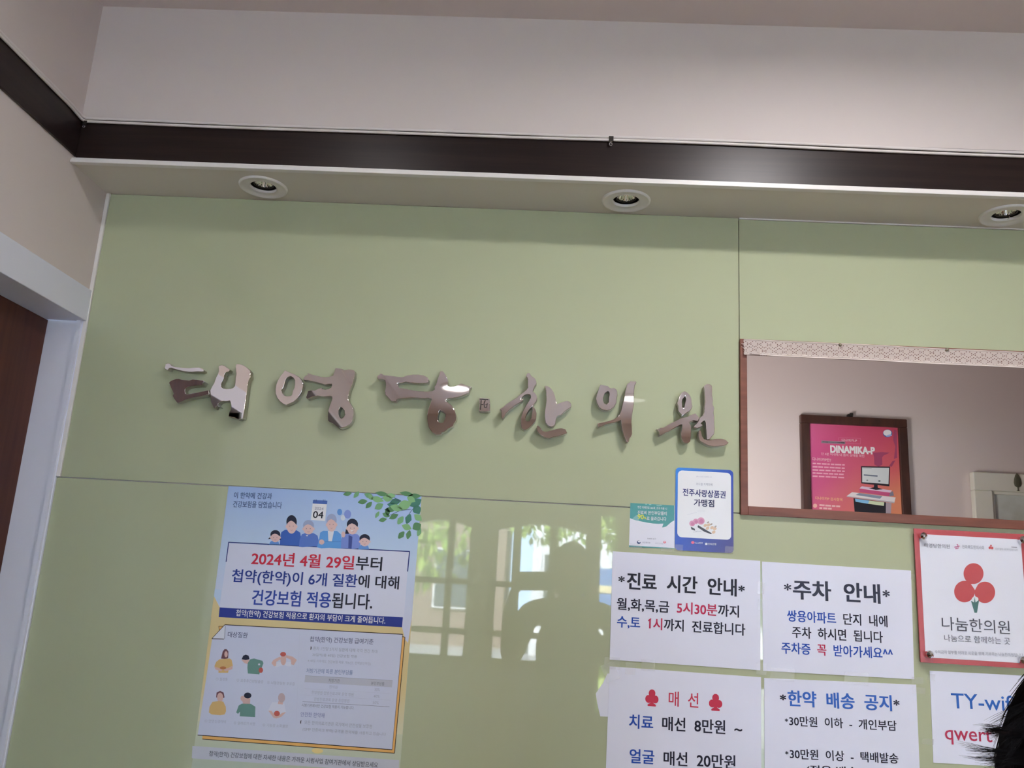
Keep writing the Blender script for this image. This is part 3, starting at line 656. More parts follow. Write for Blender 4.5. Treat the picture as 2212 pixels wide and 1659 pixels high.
g.poly([(1200,450),(1230,400),(1330,350),(1360,380),(1275,430),(1270,495),(1240,500)], SK2, 2.4); g.poly([(1595,400),(1530,350),(1430,325),(1410,360),(1500,395),(1510,470),(1550,480)], SK2, 2.4)
g.poly(ell(1385, 400, 44, 82, 22), SK2, 2.6); g.poly(ell(1382, 312, 46, 36, 20), RDD, 2.8)
g.split(); g.poly([(338,985),(345,910),(400,882),(455,910),(470,985),(440,1000),(360,990)], BRN, 2.2); g.poly(ell(400, 985, 48, 74, 22), SK2, 2.4)
g.poly([(225,1220),(235,1130),(280,1055),(380,1040),(450,1050),(488,1130),(492,1200),(470,1250),(400,1262),(270,1250)], MUS, 2.6)
g.split(); g.poly(ell(830, 955, 58, 46, 22), HR, 2.5); g.poly([(735,1010),(760,960),(810,960),(870,1000),(865,1090),(760,1085)], SK2, 2.3); g.poly(ell(745, 1000, 26, 40, 16), SK2, 2.2)
g.poly([(650,1220),(690,1110),(740,1082),(880,1086),(950,1130),(945,1292),(705,1278),(712,1205),(680,1240)], GRE, 2.6)
g.split(); g.poly(ell(1358, 990, 54, 74, 24), ink(176, 156, 160), 2.4); g.poly([(1310,1040),(1380,1050),(1375,1095),(1300,1085)], SK2, 2.3)
g.poly([(1150,1190),(1210,1060),(1300,1060),(1400,1085),(1425,1210),(1330,1240),(1240,1240)], WSH, 2.2)
g.poly([(1152,1190),(1200,1195),(1260,1270),(1310,1290),(1280,1312),(1230,1300)], SK2, 2.5); g.poly([(1428,1212),(1370,1225),(1300,1270),(1290,1305),(1350,1290)], SK2, 2.5); g.poly(ell(1285, 1235, 46, 42, 20), RDD, 2.8)
g.build('symptom_drawings', M['ink'], po)
a.build('printed_background', M['ink'], po); b.build('printed_card', M['ink'], po)
p = Print(-.0013, 400, 1030, 4.096)
R2, N2, K2 = ink(188, 44, 66), ink(42, 60, 132), ink(40, 42, 56)
p.text([('2024년 4월 29일', R2), ('부터', K2)], (590, 720), (1740, 772), 120, bold=0.0198)
p.text([('첩약(한약)이 6개 질환', N2), ('에 대해', K2)], (415, 882), (1890, 948), 132, bold=0.0187)
p.text([('건강보험 적용', ink(48, 70, 150)), ('됩니다.', K2)], (595, 1064), (1655, 1106), 136, bold=0.0209)
p.text([('첩약(한약) 건강보험 적용으로 환자의 부담이 크게 줄어듭니다.', ink(214, 216, 226))], (450, 1207), (1770, 1278), 68, bold=0.0132)
p.text([('이 한약에 건강과', ink(66, 82, 128))], (432, 162), (768, 172), 54, bold=0.0121)
p.text([('건강보험을 담았습니다', ink(66, 82, 128))], (425, 240), (855, 252), 58, bold=0.0121)
p.text([('2024', ink(120, 124, 140))], (1146, 278), (1224, 284), 25); p.text([('04', ink(24, 28, 40))], (1132, 333), (1222, 338), 60, bold=0.0110)
p.build('text_line', M['ink'], po)
q = Print(-.0013, 400, 1330, 4.096); DK, GY, LG, BG_ = ink(84, 88, 118), ink(146, 150, 164), ink(156, 159, 174), ink(112, 128, 164)
for s, L_, R_, h_, c_, b_ in (
    ('대상질환', (378,165), (553,174), 50, DK, .01), ('첩약(한약) 건강보험 급여기준', (1103,210), (1665,234), 56, ink(90, 94, 122), .01),
    ('환자 1인당 2가지 질환에 대해 각각 연간 최대', (1133,288), (1700,317), 32, GY, 0), ('20일씩(총 40일) 건강보험 적용', (1125,346), (1520,365), 32, GY, 0),
    ('※ 40일 이후에도 건강보험 적용 가능(단, 전액본인부담)', (1085,399), (1642,428), 30, LG, 0), ('처방기관에 따른 본인부담률', (1072,485), (1482,504), 42, BG_, .006),
    ('처방기관', (1268,572), (1367,577), 32, ink(120, 122, 134), .004), ('본인부담률', (1645,597), (1762,602), 32, ink(120, 122, 134), .004),
    ('한의원', (1275,629), (1348,633), 30, LG, 0), ('30%', (1675,653), (1722,656), 26, LG, 0), ('한방병원·한방진료과목 운영 병원', (1118,678), (1490,699), 32, LG, 0),
    ('40%', (1668,711), (1720,714), 26, LG, 0), ('한방진료과목 운영 종합병원', (1140,738), (1452,754), 32, LG, 0), ('50%', (1660,768), (1712,771), 26, LG, 0),
    ('시범기관에서만 건강보험 적용이 가능합니다.', (1032,790), (1495,816), 30, ink(122, 126, 142), .004), ('안전한 한약재', (1022,872), (1232,884), 42, ink(118, 126, 166), .006),
    ('모든 한의의료기관은 국가에서 안전성을 보장한', (1055,943), (1655,981), 34, GY, 0), ('(GMP 인증마크 부착) 규격품 한약재를 사용하고 있습니다', (1040,1005), (1775,1052), 34, GY, 0),
    ('① 월경통', (272,560), (376,564), 28, LG, 0), ('② 요추추간판탈출증', (455,570), (692,586), 28, LG, 0), ('③ 뇌혈관질환 후유증', (725,590), (970,604), 28, LG, 0),
    ('④ 안면신경마비', (172,930), (360,938), 28, LG, 0), ('⑤ 알레르기 비염', (430,948), (617,958), 28, LG, 0), ('⑥ 기능성 소화불량', (685,966), (910,979), 28, LG, 0),
    ('첩약(한약) 건강보험에 대한 자세한 내용은 가까운 시범사업 참여기관에서 상담받으세요', (212,1222), (1705,1326), 56, ink(86, 90, 100), .010)):
    q.text([(s, c_)], L_, R_, h_, bold=b_)
q.build('text_line', M['ink'], po)

# ------------------------------------------------------------------ blue gift certificate card and green flyer
def rounded(x0, y0, x1, y1, r, n=6):
    out = []
    for cx, cy, a0 in ((x1-r, y0+r, -90), (x1-r, y1-r, 0), (x0+r, y1-r, 90), (x0+r, y0+r, 180)):
        out += [(cx+r*math.cos(math.radians(a0+90*k/n)), cy+r*math.sin(math.radians(a0+90*k/n))) for k in range(n+1)]
    return out
bc = thing('voucher_card', 'blue bordered rounded card above the hours notice, left of the hatch frame', 'card sign', (1.367, 0, 1.5445))
cx0, cx1, cz0, cz1 = 1.3082, 1.4272, 1.5446, 1.7142
plate('card', rounded(cx0, cz0, cx1, cz1, .008), [], .0012, M['board'], bc, to_world=lambda x, y, h: Vector((x, -.0016+h, y)))
c = Print(-.0017, 1350, 1000, 8.296)
def card_px(x, z):
    v = Vector((x, -.0017, z)) - CAM; dz = v.dot(FWD)
    return ((W/2 + F_PX*v.dot(RIGHT)/dz) - 1350)*8.296, ((H/2 - F_PX*v.dot(UP)/dz) - 1000)*8.296
ro = rounded(cx0, cz0, cx1, cz1, .008)
def cardcol(x, z):
    u = (x-cx0)/(cx1-cx0); w = (cz1-z)/(cz1-cz0); tt = min(1, .55*u+.5*w)
    A, B, C_ = (52, 128, 208), (42, 76, 170), (56, 50, 116)
    mix = lambda p, q2, k2: tuple(p[i]*(1-k2)+q2[i]*k2 for i in range(3))
    return ink(*(mix(A, B, tt*2) if tt < .5 else mix(B, C_, tt*2-1)))
c.poly([card_px(x, z) for x, z in ro], [cardcol(x, z) for x, z in ro], 0)
ri = rounded(cx0+.0048, cz0+.0265, cx1-.0048, cz1-.006, .009)
c.poly([card_px(x, z) for x, z in ri], ink(212, 213, 228), 1)
PK, TAN, DKK = ink(196, 140, 166), ink(196, 170, 144), ink(52, 54, 62)
for q4 in ([(1115,930),(1290,885),(1290,1010),(1150,1040)], [(1300,860),(1440,862),(1440,1000),(1310,990)]): c.line(q4[:2], 3, ink(172, 174, 188), 2)
for x, y, r in ((1205,1085,52),(1268,1048,50),(1362,1040,66)): c.poly(ell(x, y, r, r*.98, 26), PK, 2.2+x*.0001); c.poly(ell(x+8, y+6, r*.62, r*.6, 22), ink(184, 116, 150), 2.6)
c.poly([(1180,1140),(1250,1180),(1260,1215),(1190,1190)], DKK, 2.2); c.poly([(1310,1115),(1345,1135),(1560,1262),(1540,1276),(1420,1232),(1300,1150)], DKK, 2.4)
for x, y in ((1440,1120),(1500,1110),(1560,1160),(1610,1180),(1480,1170),(1590,1240)): c.poly(ell(x, y, 34, 26, 18, -30), TAN, 2.1)
for x, y in ((1490,1065),(1548,1100),(1622,1140)): c.poly(ell(x, y, 24, 14, 14, -35), ink(150, 140, 132), 2.3)
c.line([(1220,1240),(1370,1222)], 5, ink(150, 152, 164), 2.2); c.line([(1300,1215),(1260,1235)], 4, ink(150, 152, 164), 2.2)
c.poly(ell(1215, 1426, 30, 26, 18), ink(208, 96, 124), 1); c.poly(rounded(1436, 1432, 1478, 1472, 8, 3), ink(206, 210, 224), 1)
c.build('printed_artwork', M['gloss'], bc)
p = Print(-.0019, 1350, 1000, 8.296)
p.text([('전주사랑상품권', ink(40, 46, 104))], (1038, 520), (1800, 572), 128, bold=0.0209); p.text([('가맹점', ink(40, 46, 84))], (1238, 708), (1597, 728), 128, bold=0.0209)
p.text([('카드형 지역화폐', ink(140, 142, 158))], (1275, 378), (1566, 390), 46); p.text([('전주시 소상공인과 함께하는 카드', ink(160, 162, 178))], (1278, 243), (1560, 254), 22)
p.text([('Card전주', ink(206, 208, 226))], (1250, 1430), (1398, 1438), 34, bold=0.0055); p.text([('전북은행', ink(214, 216, 230))], (1486, 1453), (1634, 1458), 38, bold=0.0055)
p.build('text_line', M['ink'], bc)
fl = thing('insurance_flyer', 'small green and white flyer with yellow 90, left of the blue card', 'flyer', at(1408, 1184, 0))
sheet('paper', [(1361.5,1086.2),(1457.5,1091.8),(1457.0,1185),(1358.6,1181.5)], -.0009, .0006, M['board'], fl)
c = Print(-.00095, 1350, 1000, 8.296); TEAL = ink(70, 142, 140)
c.poly([(96,716),(884,761),(884,1030),(830,1060),(780,1105),(740,1140),(665,1157),(690,1087),(600,1092),(500,1085),(400,1070),(300,1050),(190,1028),(128,1005),(90,990)], TEAL, 0)
c.poly([(128,1005),(160,970),(200,940),(245,930),(250,1040),(190,1028)], ink(118, 170, 168), .5)
c.poly([(74,1478),(884,1526),(884,1536),(73,1508)], TEAL, 0)
c.poly(ell(248, 1420, 34, 32, 22), ink(48, 60, 96), 1); c.poly(ell(256, 1408, 26, 17, 18), ink(206, 206, 216), 1.5); c.poly(ell(712, 1420, 24, 22, 18), ink(188, 72, 90), 1); c.poly(ell(712, 1416, 12, 8, 14), ink(214, 206, 214), 1.4)
for x, y, r in ((380,735,20),(450,742,26),(600,762,40),(640,756,24)): c.poly(ell(x, y+4, r, 10, 14), ink(128, 178, 176), .6)
c.build('printed_artwork', M['gloss'], fl)
p = Print(-.00115, 1350, 1000, 8.296); W2 = ink(214, 218, 222)
p.text([('연간 외래진료 365회, 초과 이용 시', W2)], (228, 792), (750, 822), 46, bold=0.0077); p.text([('진료비 본인부담률이', W2)], (228, 885), (748, 908), 68, bold=0.0099)
p.text([('90', ink(226, 214, 70))], (228, 962), (336, 970), 82, bold=0.0165); p.text([('%', ink(226, 214, 70))], (340, 985), (386, 988), 44, bold=0.0110); p.text([('로 올라갑니다', W2)], (390, 992), (742, 1008), 70, bold=0.0099)
p.text([('자세히 보기', ink(90, 92, 104))], (400, 1357), (552, 1363), 24, bold=0.0055); p.text([('보건복지부', ink(120, 124, 140))], (312, 1424), (455, 1434), 32); p.text([('국민건강보험', ink(150, 152, 166))], (540, 1438), (684, 1448), 26)
p.build('text_line', M['ink'], fl)
tape(1374, 1180, 26, 10, 5, -.0014, fl); tape(1440, 1187, 24, 9, 5, -.0014, fl); tape(1575, 1188, 18, 16, 5, -.0024, bc); tape(1466, 1184, 18, 16, 5, -.0024, bc)

# ------------------------------------------------------------------ red framed donation sign on steel standoffs
rs = thing('donation_sign', 'red bordered white sign with three red circles on steel bolts', 'sign', (1.898, 0, 1.3546))
RX0, RX1, RZ0, RZ1 = 1.7866, 2.0045, 1.3550, 1.6135
boxes('backing', [(RX0, RX1, -.0115, -.0085, RZ0, RZ1)], material('red_sign_board', ink(172, 44, 52), .35), rs, bevel=.0005)
boxes('white_sheet', [(1.7962, 1.9965, -.0122, -.0116, 1.3648, 1.6028)], M['board'], rs)
boxes('acrylic_plate', [(RX0-.0016, RX1+.0016, -.0150, -.0136, RZ0-.0016, RZ1+.0022)], M['acrylic'], rs)
p = Print(-.0124, 1940, 1120, 5.184); RC = ink(182, 60, 64)
for x, y, r in ((845,617,112),(744,818,116),(972,827,115)): p.poly(ell(x, y, r, r*1.04, 40), RC, 1)
p.poly([(815,735),(895,738),(862,800)], ink(208, 204, 212), 1.4); p.poly(ell(862, 905, 38, 30, 18), ink(200, 206, 206), 1.4)
p.poly([(815,918),(830,928),(850,940),(858,878),(868,940),(888,925),(908,910),(884,1056),(856,1056)], ink(58, 106, 102), 1.6)
p.split()
for x, y, r in ((1040,305,10),(1027,328,14),(1053,331,14)): p.poly(ell(x, y, r, r*1.1, 14), RC, 1)
p.split()
for ln in ([(628,322),(690,308)], [(640,340),(672,338)], [(655,292),(668,290),(672,336)], [(650,338),(648,312)]): p.line(ln, 8, ink(176, 70, 120), 1)
p.split(); p.line([(1268,320),(1332,324)], 7, ink(96, 98, 110), 1)
p.build('emblem', M['ink'], rs)
p = Print(-.0127, 1940, 1120, 5.184); KG = ink(58, 62, 76)
p.text([('나눔한의원', KG)], (490, 1172), (1250, 1224), 150, bold=0.0022); p.text([('나눔으로 함께하는 곳', ink(84, 88, 100))], (517, 1336), (1255, 1374), 78)
p.text([('수익금의 일부를 어려운 이웃을 위해 기부하는 나눔한의원입니다', ink(130, 134, 146))], (412, 1492), (1400, 1532), 40)
p.text([('태영당한의원', ink(88, 92, 104))], (296, 300), (578, 314), 46, bold=0.0055); p.text([('전라북도한의사회', ink(118, 122, 134))], (718, 316), (962, 328), 42)
p.text([('사랑의열매 사회복지공동모금회', ink(140, 143, 155))], (1085, 340), (1338, 352), 26)
p.build('text_line', M['ink'], rs)
for q5 in ((1992,1158),(2206,1166.5),(2005.6,1413),(2207,1425)):
    w = at(*q5, -.015); bm = bmesh.new(); lathe(bm, [(.0001, .0135), (.0035, .0125), (.0072, .0085), (.0074, .0070), (.0074, .0015), (.0074, 0), (.0050, -.0005), (.0050, -.0150)], 8)
    for f in bm.faces: f.smooth = False
    bmesh.ops.rotate(bm, verts=bm.verts, cent=(0, 0, 0), matrix=Matrix.Rotation(math.radians(90), 3, 'X')); bmesh.ops.translate(bm, verts=bm.verts, vec=(w.x, -.015, w.z))
    obj('standoff_bolt', bm, M['chrome'], rs)

# ------------------------------------------------------------------ lace strip and pins at the top of the hatch
LX0, LX1 = 1.4478, HX1-.01
CW = .00178; NZ = 19; PER = 12
hole = set()
for k in range(PER):          # two staggered rows of diamonds outlined by eyelets
    for ctr, zc in ((0, 5), (6, 13)):
        dx = min((k-ctr) % PER, (ctr-k) % PER)
        for s_ in (-1, 1):
            zz = zc + s_*(4-dx*.667)
            if dx % 2 == 0 and 2 <= zz <= 17: hole.add((k, int(round(zz))))
for k in range(0, PER, 2): hole.add((k, 17))
bm = bmesh.new(); nx = int((LX1-LX0)/CW); grid = {}
def lace_v(i, j):
    if (i, j) not in grid:
        x = LX0+i*CW; z = 1.9950 - j*CW*1.0 - .0007*math.sin(x*7)
        y = -.0110 - .0012*math.sin(x*23) - .0006*j/NZ
        if i < 20: z += .0030*math.sin((20-i)/20*1.6)*(j/NZ)*(1 if i > 6 else -.3); y -= .003*(j/NZ)
        if j == NZ: z += .0007*(1 if i % 2 else -1)
        if i == 0: x += .0012*math.sin(j*2.1)
        grid[(i, j)] = bm.verts.new((x, y, z))
    return grid[(i, j)]
for i in range(nx):
    for j in range(NZ):
        if (i % PER, j) in hole and j < NZ-2: continue
        bm.faces.new((lace_v(i, j), lace_v(i, j+1), lace_v(i+1, j+1), lace_v(i+1, j)))
e = bmesh.ops.solidify(bm, geom=list(bm.faces), thickness=.0005)
bmesh.ops.recalc_face_normals(bm, faces=bm.faces)
lc = thing('lace_trim', 'cream crochet lace strip pinned along the top of the hatch', 'lace', (LX0, 0, 1.96))
obj('lace_band', bm, M['lace'], lc)
for nm, z, r in (('edge_cord', 1.9945, .0009), ('edge_cord', 1.9950-17.0*CW, .0008), ('edge_cord', 1.9950-18.8*CW, .0010)):
    bm = bmesh.new(); tube(bm, [(LX0+i*.02, -.0118-.0012*math.sin((LX0+i*.02)*23), z-.0007*math.sin((LX0+i*.02)*7) + (.0016 if 0 < i < 3 and z < 1.98 else 0)) for i in range(int((LX1-LX0)/.02))], r, 6); obj(nm, bm, M['lace'], lc, True)
for zz in (1.984, 1.977):
    bm = bmesh.new(); tube(bm, [(LX0+.001, -.0118, zz), (LX0-.002, -.0125, zz+.0008), (LX0-.0045, -.012, zz+.0022)], [.0006, .0005, .0003], 6); obj('loose_thread', bm, M['lace'], lc, True)
for (px, py), lb in (((1815, 745), 'brass grey thumbtack in the lace nearer the left end'), ((2046, 755), 'brass grey thumbtack in the lace nearer the right edge')):
    w = at(px, py, -.0125); bm = bmesh.new(); lathe(bm, [(.0001, .0030), (.0022, .0026), (.0034, .0012), (.0036, 0), (.0012, -.0002), (.0008, -.0040)], 18)
    bmesh.ops.rotate(bm, verts=bm.verts, cent=(0, 0, 0), matrix=Matrix.Rotation(math.radians(90), 3, 'X')); bmesh.ops.translate(bm, verts=bm.verts, vec=w)
    tag(obj('thumbtack', bm, material('aged_brass', lin(150, 140, 120), .35, .8), None, True), lb, 'pin', 'thumbtacks in the lace')

# ------------------------------------------------------------------ office behind the hatch
YO = 1.6
struct(boxes('wall_office', [(.9, XR, YO, YO+.1, 0, 2.75)], M['wallpaper']))
struct(boxes('wall_office_left', [(.9, 1.0, .12, YO, 0, 2.75)], M['wallpaper']))
struct(boxes('ceiling_office', [(.9, XR, .12, YO+.1, 2.65, 2.75)], M['plaster']))
ol = bpy.data.lights.new('office_lamp', 'AREA'); ol.shape = 'DISK'; ol.size = .55; ol.energy = 2.8; ol.color = (1, .95, .95); ol.spread = math.radians(130)
oo = bpy.data.objects.new('office_lamp', ol); COL.objects.link(oo); oo.location = (1.15, .42, 1.46)
oo.rotation_euler = Vector((.35, 1.0, .12)).to_track_quat('-Z', 'Y').to_euler()
# framed red poster
fp = thing('framed_poster', 'dark brown framed magenta poster on the office wall seen through the hatch', 'picture', (2.26, YO, 1.55))
FX0, FX1, FZ1, FZ0 = 2.050, 2.467, 2.1725, 1.57
fw = .034
for nm, bx in (('frame_rail', (FX0, FX1, YO-.028, YO-.002, FZ1-fw, FZ1)), ('frame_rail', (FX0, FX1, YO-.028, YO-.002, FZ0, FZ0+fw)), ('frame_stile', (FX0, FX0+fw, YO-.028, YO-.002, FZ0+fw, FZ1-fw)), ('frame_stile', (FX1-fw, FX1, YO-.028, YO-.002, FZ0+fw, FZ1-fw))):
    boxes(nm, [bx], M['framewood'], fp, bevel=.003)
boxes('frame_backing', [(FX0+fw-.004, FX1-fw+.004, YO-.016, YO-.004, FZ0+fw-.004, FZ1-fw+.004)], M['board'], fp)
bm = bmesh.new(); hx = at(1837, 900, YO-.02); box(bm, hx.x-.008, hx.x+.010, YO-.020, YO-.001, FZ1, FZ1+.012); box(bm, hx.x-.002, hx.x+.010, YO-.024, YO-.018, FZ1+.006, FZ1+.016); obj('hanger_hook', bm, M['blackmetal'], fp)
c = Print(YO-.0165, 1720, 880, 6.635)
def ofc_px(x, z):
    v = Vector((x, YO-.0165, z)) - CAM; dz = v.dot(FWD)
    return ((W/2 + F_PX*v.dot(RIGHT)/dz) - 1720)*6.635, ((H/2 - F_PX*v.dot(UP)/dz) - 880)*6.635
qx = [FX0+fw-.002, 2.26, FX1-fw+.002]; qz = [FZ1-fw+.002, 1.98, 1.87, FZ0+fw-.002]
qc = [[(200, 96, 138), (190, 74, 108), (182, 66, 88)], [(192, 82, 132), (192, 88, 112), (196, 92, 94)], [(188, 84, 128), (198, 106, 108), (206, 132, 98)], [(200, 104, 110), (206, 128, 104), (208, 140, 100)]]
for j in range(3):
    for i in range(2):
        c.poly([ofc_px(qx[i], qz[j]), ofc_px(qx[i+1], qz[j]), ofc_px(qx[i+1], qz[j+1]), ofc_px(qx[i], qz[j+1])], [ink(*qc[j][i]), ink(*qc[j][i+1]), ink(*qc[j+1][i+1]), ink(*qc[j+1][i])], 0)
PUR = ink(150, 66, 98)
for pts in ([(1100,650),(1230,640),(1340,650),(1250,690),(1230,720),(1235,820),(1180,850),(1120,820),(1115,720)], [(1400,320),(1440,330),(1448,720),(1400,740),(1420,560),(1390,470)], [(1330,840),(1380,770),(1420,760),(1370,850)]): c.poly(pts, PUR, 1)
c.poly(ell(1310, 372, 68, 56, 28), ink(70, 92, 150), 2); c.poly(ell(1306, 364, 58, 44, 26), ink(216, 222, 232), 2.4); c.poly(ell(1330, 405, 44, 14, 18, -12), ink(150, 172, 214), 2.6)
c.line([(608,432),(922,446)], 3, ink(206, 130, 156), 2); c.line([(922,446),(918,524)], 3, ink(206, 130, 156), 2); c.line([(918,524),(700,514)], 3, ink(206, 130, 156), 2); c.line([(608,432),(604,475)], 3, ink(206, 130, 156), 2)
c.poly([(362,474),(704,490),(700,528),(358,512)], ink(142, 128, 138), 2.2)
# drawn monitor, cabinet and trolley
c.poly([(928,842),(1345,850),(1335,1132),(932,1090)], ink(44, 38, 46), 2); c.poly([(945,860),(1330,868),(1322,1100),(946,1072)], ink(196, 204, 204), 2.4)
c.line([(968,968),(1165,985)], 18, ink(92, 104, 124), 2.8); c.poly(ell(1018, 1045, 14, 10, 12), ink(120, 134, 140), 2.8); c.poly(ell(1192, 1055, 18, 12, 12), ink(90, 110, 110), 2.8); c.line([(950,870),(1080,874)], 6, ink(140, 150, 156), 2.8)
c.poly([(1115,1105),(1165,1110),(1168,1150),(1240,1175),(1140,1182),(1040,1160),(1112,1145)], ink(38, 38, 46), 3)
c.poly([(905,1162),(940,1130),(1372,1190),(1345,1225)], ink(206, 186, 204), 2.3); c.poly([(905,1165),(1345,1222),(1330,1275),(908,1212)], ink(186, 80, 122), 2.4); c.poly([(1345,1222),(1385,1200),(1400,1265),(1332,1275)], ink(120, 120, 136), 2.4)
c.poly([(724,1270),(800,1215),(1425,1290),(1405,1372)], ink(212, 208, 208), 2.0); c.poly([(724,1270),(1405,1355),(1405,1374),(722,1280)], ink(170, 168, 174), 2.1)
c.poly([(850,1255),(900,1228),(1235,1272),(1200,1310)], ink(128, 140, 158), 2.6)
c.poly([(820,1300),(1285,1362),(1284,1540),(838,1512)], ink(36, 36, 42), 1.6); c.poly([(842,1308),(1046,1335),(1030,1382),(850,1352)], ink(124, 182, 220), 2.2); c.poly([(1046,1335),(1262,1362),(1255,1412),(1030,1382)], ink(196, 210, 176), 2.2)
c.poly([(1285,1362),(1365,1372),(1355,1550),(1284,1540)], ink(160, 150, 160), 1.6)
c.poly(ell(270, 1410, 30, 30, 20), ink(224, 170, 160), 2)
random.seed(3)
def words(x0, y0, x1, y1, hgt, col):     # print too small to read in the photo: word-sized dashes
    x = x0
    while x < x1-8:
        wl = random.uniform(36, 90); xe = min(x+wl, x1); yy = lambda q6: y0+(y1-y0)*(q6-x0)/(x1-x0)
        c.line([(x, yy(x)), (xe, yy(xe))], hgt, col, 2.2); x = xe+random.uniform(9, 16)
PW = ink(216, 160, 178)
for yy0 in (803, 850, 895, 940, 985): words(234, yy0, 695, yy0+22, 20, PW)
words(332, 1400, 630, 1420, 24, ink(226, 176, 176)); words(332, 1442, 525, 1455, 24, ink(226, 176, 176))
words(378, 494, 690, 508, 14, ink(92, 84, 94))
c.build('printed_poster', M['gloss'], fp)
p = Print(YO-.0169, 1720, 880, 6.635)
p.text([('DINAMIKA-P', ink(226, 222, 222))], (492, 596), (1122, 622), 98, bold=0.05)
p.text([('디나미카-P', ink(226, 196, 200))], (652, 468), (870, 478), 42, bold=0.0110); p.text([('단 4분 이내에 내 몸의 상태를 확인', ink(224, 176, 190))], (360, 664), (976, 698), 40, bold=0.0110)
p.text([('디나미카P란?', ink(230, 186, 190))], (230, 738), (497, 756), 46, bold=0.0110); p.text([('디나미카P 검사항목', ink(228, 178, 130))], (275, 1298), (665, 1324), 46, bold=0.0110)
p.build('text_line', M['ink'], fp)
# cream framed relief with a small tree ornament
cf = thing('shadow_frame', 'cream shadow frame with a small tree ornament at the right of the hatch', 'picture', (2.95, YO, 1.6))
AX0, AX1, AZ1, AZ0 = 2.708, 3.19, 1.976, 1.50; B_ = .071
for nm, bx in (('frame_rail', (AX0, AX1, YO-.032, YO-.002, AZ1-B_, AZ1)), ('frame_rail', (AX0, AX1, YO-.032, YO-.002, AZ0, AZ0+B_)), ('frame_stile', (AX0, AX0+B_, YO-.032, YO-.002, AZ0+B_, AZ1-B_)), ('frame_stile', (AX1-B_, AX1, YO-.032, YO-.002, AZ0+B_, AZ1-B_))):
    boxes(nm, [bx], M['cream'], cf, bevel=.004)
boxes('inner_panel', [(AX0+B_-.002, AX1-B_+.002, YO-.010, YO-.003, AZ0+B_-.002, AZ1-B_+.002)], material('mottled_sage_panel', lin(176, 182, 164), .6, noise=((9, 9, 9), 1.0, lin(206, 212, 204))), cf)
boxes('inner_lip', [(AX0+B_, AX1-B_, YO-.022, YO-.010, AZ1-B_-.012, AZ1-B_), (AX0+B_, AX0+B_+.012, YO-.022, YO-.010, AZ0+B_, AZ1-B_-.012)], M['cream'], cf, bevel=.002)
bm = bmesh.new(); tx = at(2198, 1043, YO-.034)
lathe(bm, [(.0001, .045), (.007, .036), (.0125, .020), (.0145, .006), (.012, -.006), (.005, -.011), (.002, -.012), (.0018, -.024), (.006, -.0245), (.006, -.026), (.0001, -.026)], 18)
for v in bm.verts: v.co.y *= .35
bmesh.ops.translate(bm, verts=bm.verts, vec=(tx.x, YO-.0345, tx.z-.006)); obj('tree_ornament', bm, M['ornament'], cf, True)

# ------------------------------------------------------------------ ceiling lamps of the waiting room (some seen as reflections; the last is an unseen lamp added for fill)
def ceiling_lamp(x, y, strength, label):
    t = thing('ceiling_lamp', label, 'ceiling light', (x, y, ZC), 'round ceiling lamps of the waiting room')
    bm = bmesh.new(); lathe(bm, [(.085, -.006), (.088, -.018), (.098, -.018), (.103, -.010), (.104, 0)], 40); obj('rim', bm, M['molding'], t).location = (0, 0, 0)
    for o in t.children: o.matrix_parent_inverse = Matrix.Identity(4)
    bm = bmesh.new(); lathe(bm, [(.0001, -.009), (.085, -.008)], 40); bmesh.ops.recalc_face_normals(bm, faces=bm.faces)
    o = obj('diffuser', bm, emitter('lamp_diffuser', LAMP_COLOR, strength), t); o.matrix_parent_inverse = Matrix.Identity(4)
    return t
for x, y, s_, lb in ((.50, -.92, LAMPS[0], 'round ceiling lamp near the left wall, before the sign'), (1.60, -.935, LAMPS[1], 'round ceiling lamp before the hatch'), (2.74, -.93, LAMPS[2], 'round ceiling lamp far right of the sign'),
                    (.44, -3.60, LAMPS[3], 'round ceiling lamp mirrored in the third steel letter'), (1.60, -3.66, LAMPS[4], 'round ceiling lamp mirrored in the fifth steel letter'), (2.74, -3.62, LAMPS[5], 'round ceiling lamp at the right of the window wall'), (3.25, -2.75, LAMPS[6], 'added unseen fill lamp over the right side of the waiting room')):
    ceiling_lamp(x, y, s_, lb)

# ------------------------------------------------------------------ window wall behind the viewer
def arch(x0, x1, z0, z1, rise, n=12):
    pts = [(x0, z0), (x1, z0)]
    for k in range(n+1):
        u = k/n; x = x1+(x0-x1)*u; pts.append((x, z1-rise+rise*math.sin(math.pi*u)))
    return pts
openings = [(.03, .54, .86, 1.87, .055), (.69, 1.41, .86, 1.875, .06), (1.47, 1.63, .30, 1.99, 0.0001), (1.75, 3.65, .15, 1.68, 0.0001)]
wb = plate('wall_back', [(-.14, -.02), (XR+.1, -.02), (XR+.1, ZC+.1), (-.14, ZC+.1)], [arch(*o_) for o_ in openings], .12, M['wallpaper'], to_world=lambda x, y, h: Vector((x, YB-h, y)))
struct(wb)
def window(name, o_, mull, rails):
    x0, x1, z0, z1, rise = o_; w = struct(thing(name, None, None, ((x0+x1)/2, YB-.06, z0)))
    boxes('window_frame', [(x0, x0+.03, YB-.09, YB-.03, z0, z1-rise), (x1-.03, x1, YB-.09, YB-.03, z0, z1-rise), (x0+.03, x1-.03, YB-.09, YB-.03, z0, z0+.035)], M['windowwood'], w)
    for m_, wd_ in mull: boxes('mullion', [(m_-wd_/2, m_+wd_/2, YB-.085, YB-.035, z0+.035, z1-.006)], M['windowwood'], w)
    boxes('glazing_bars', [(x0+.03, x1-.03, YB-.080, YB-.040, r_-.022, r_+.022) for r_ in rails], M['windowwood'], w)
    boxes('window_pane', [(x0+.03, x1-.03, YB-.062, YB-.058, z0+.035, z1-rise)], M['pane'], w)
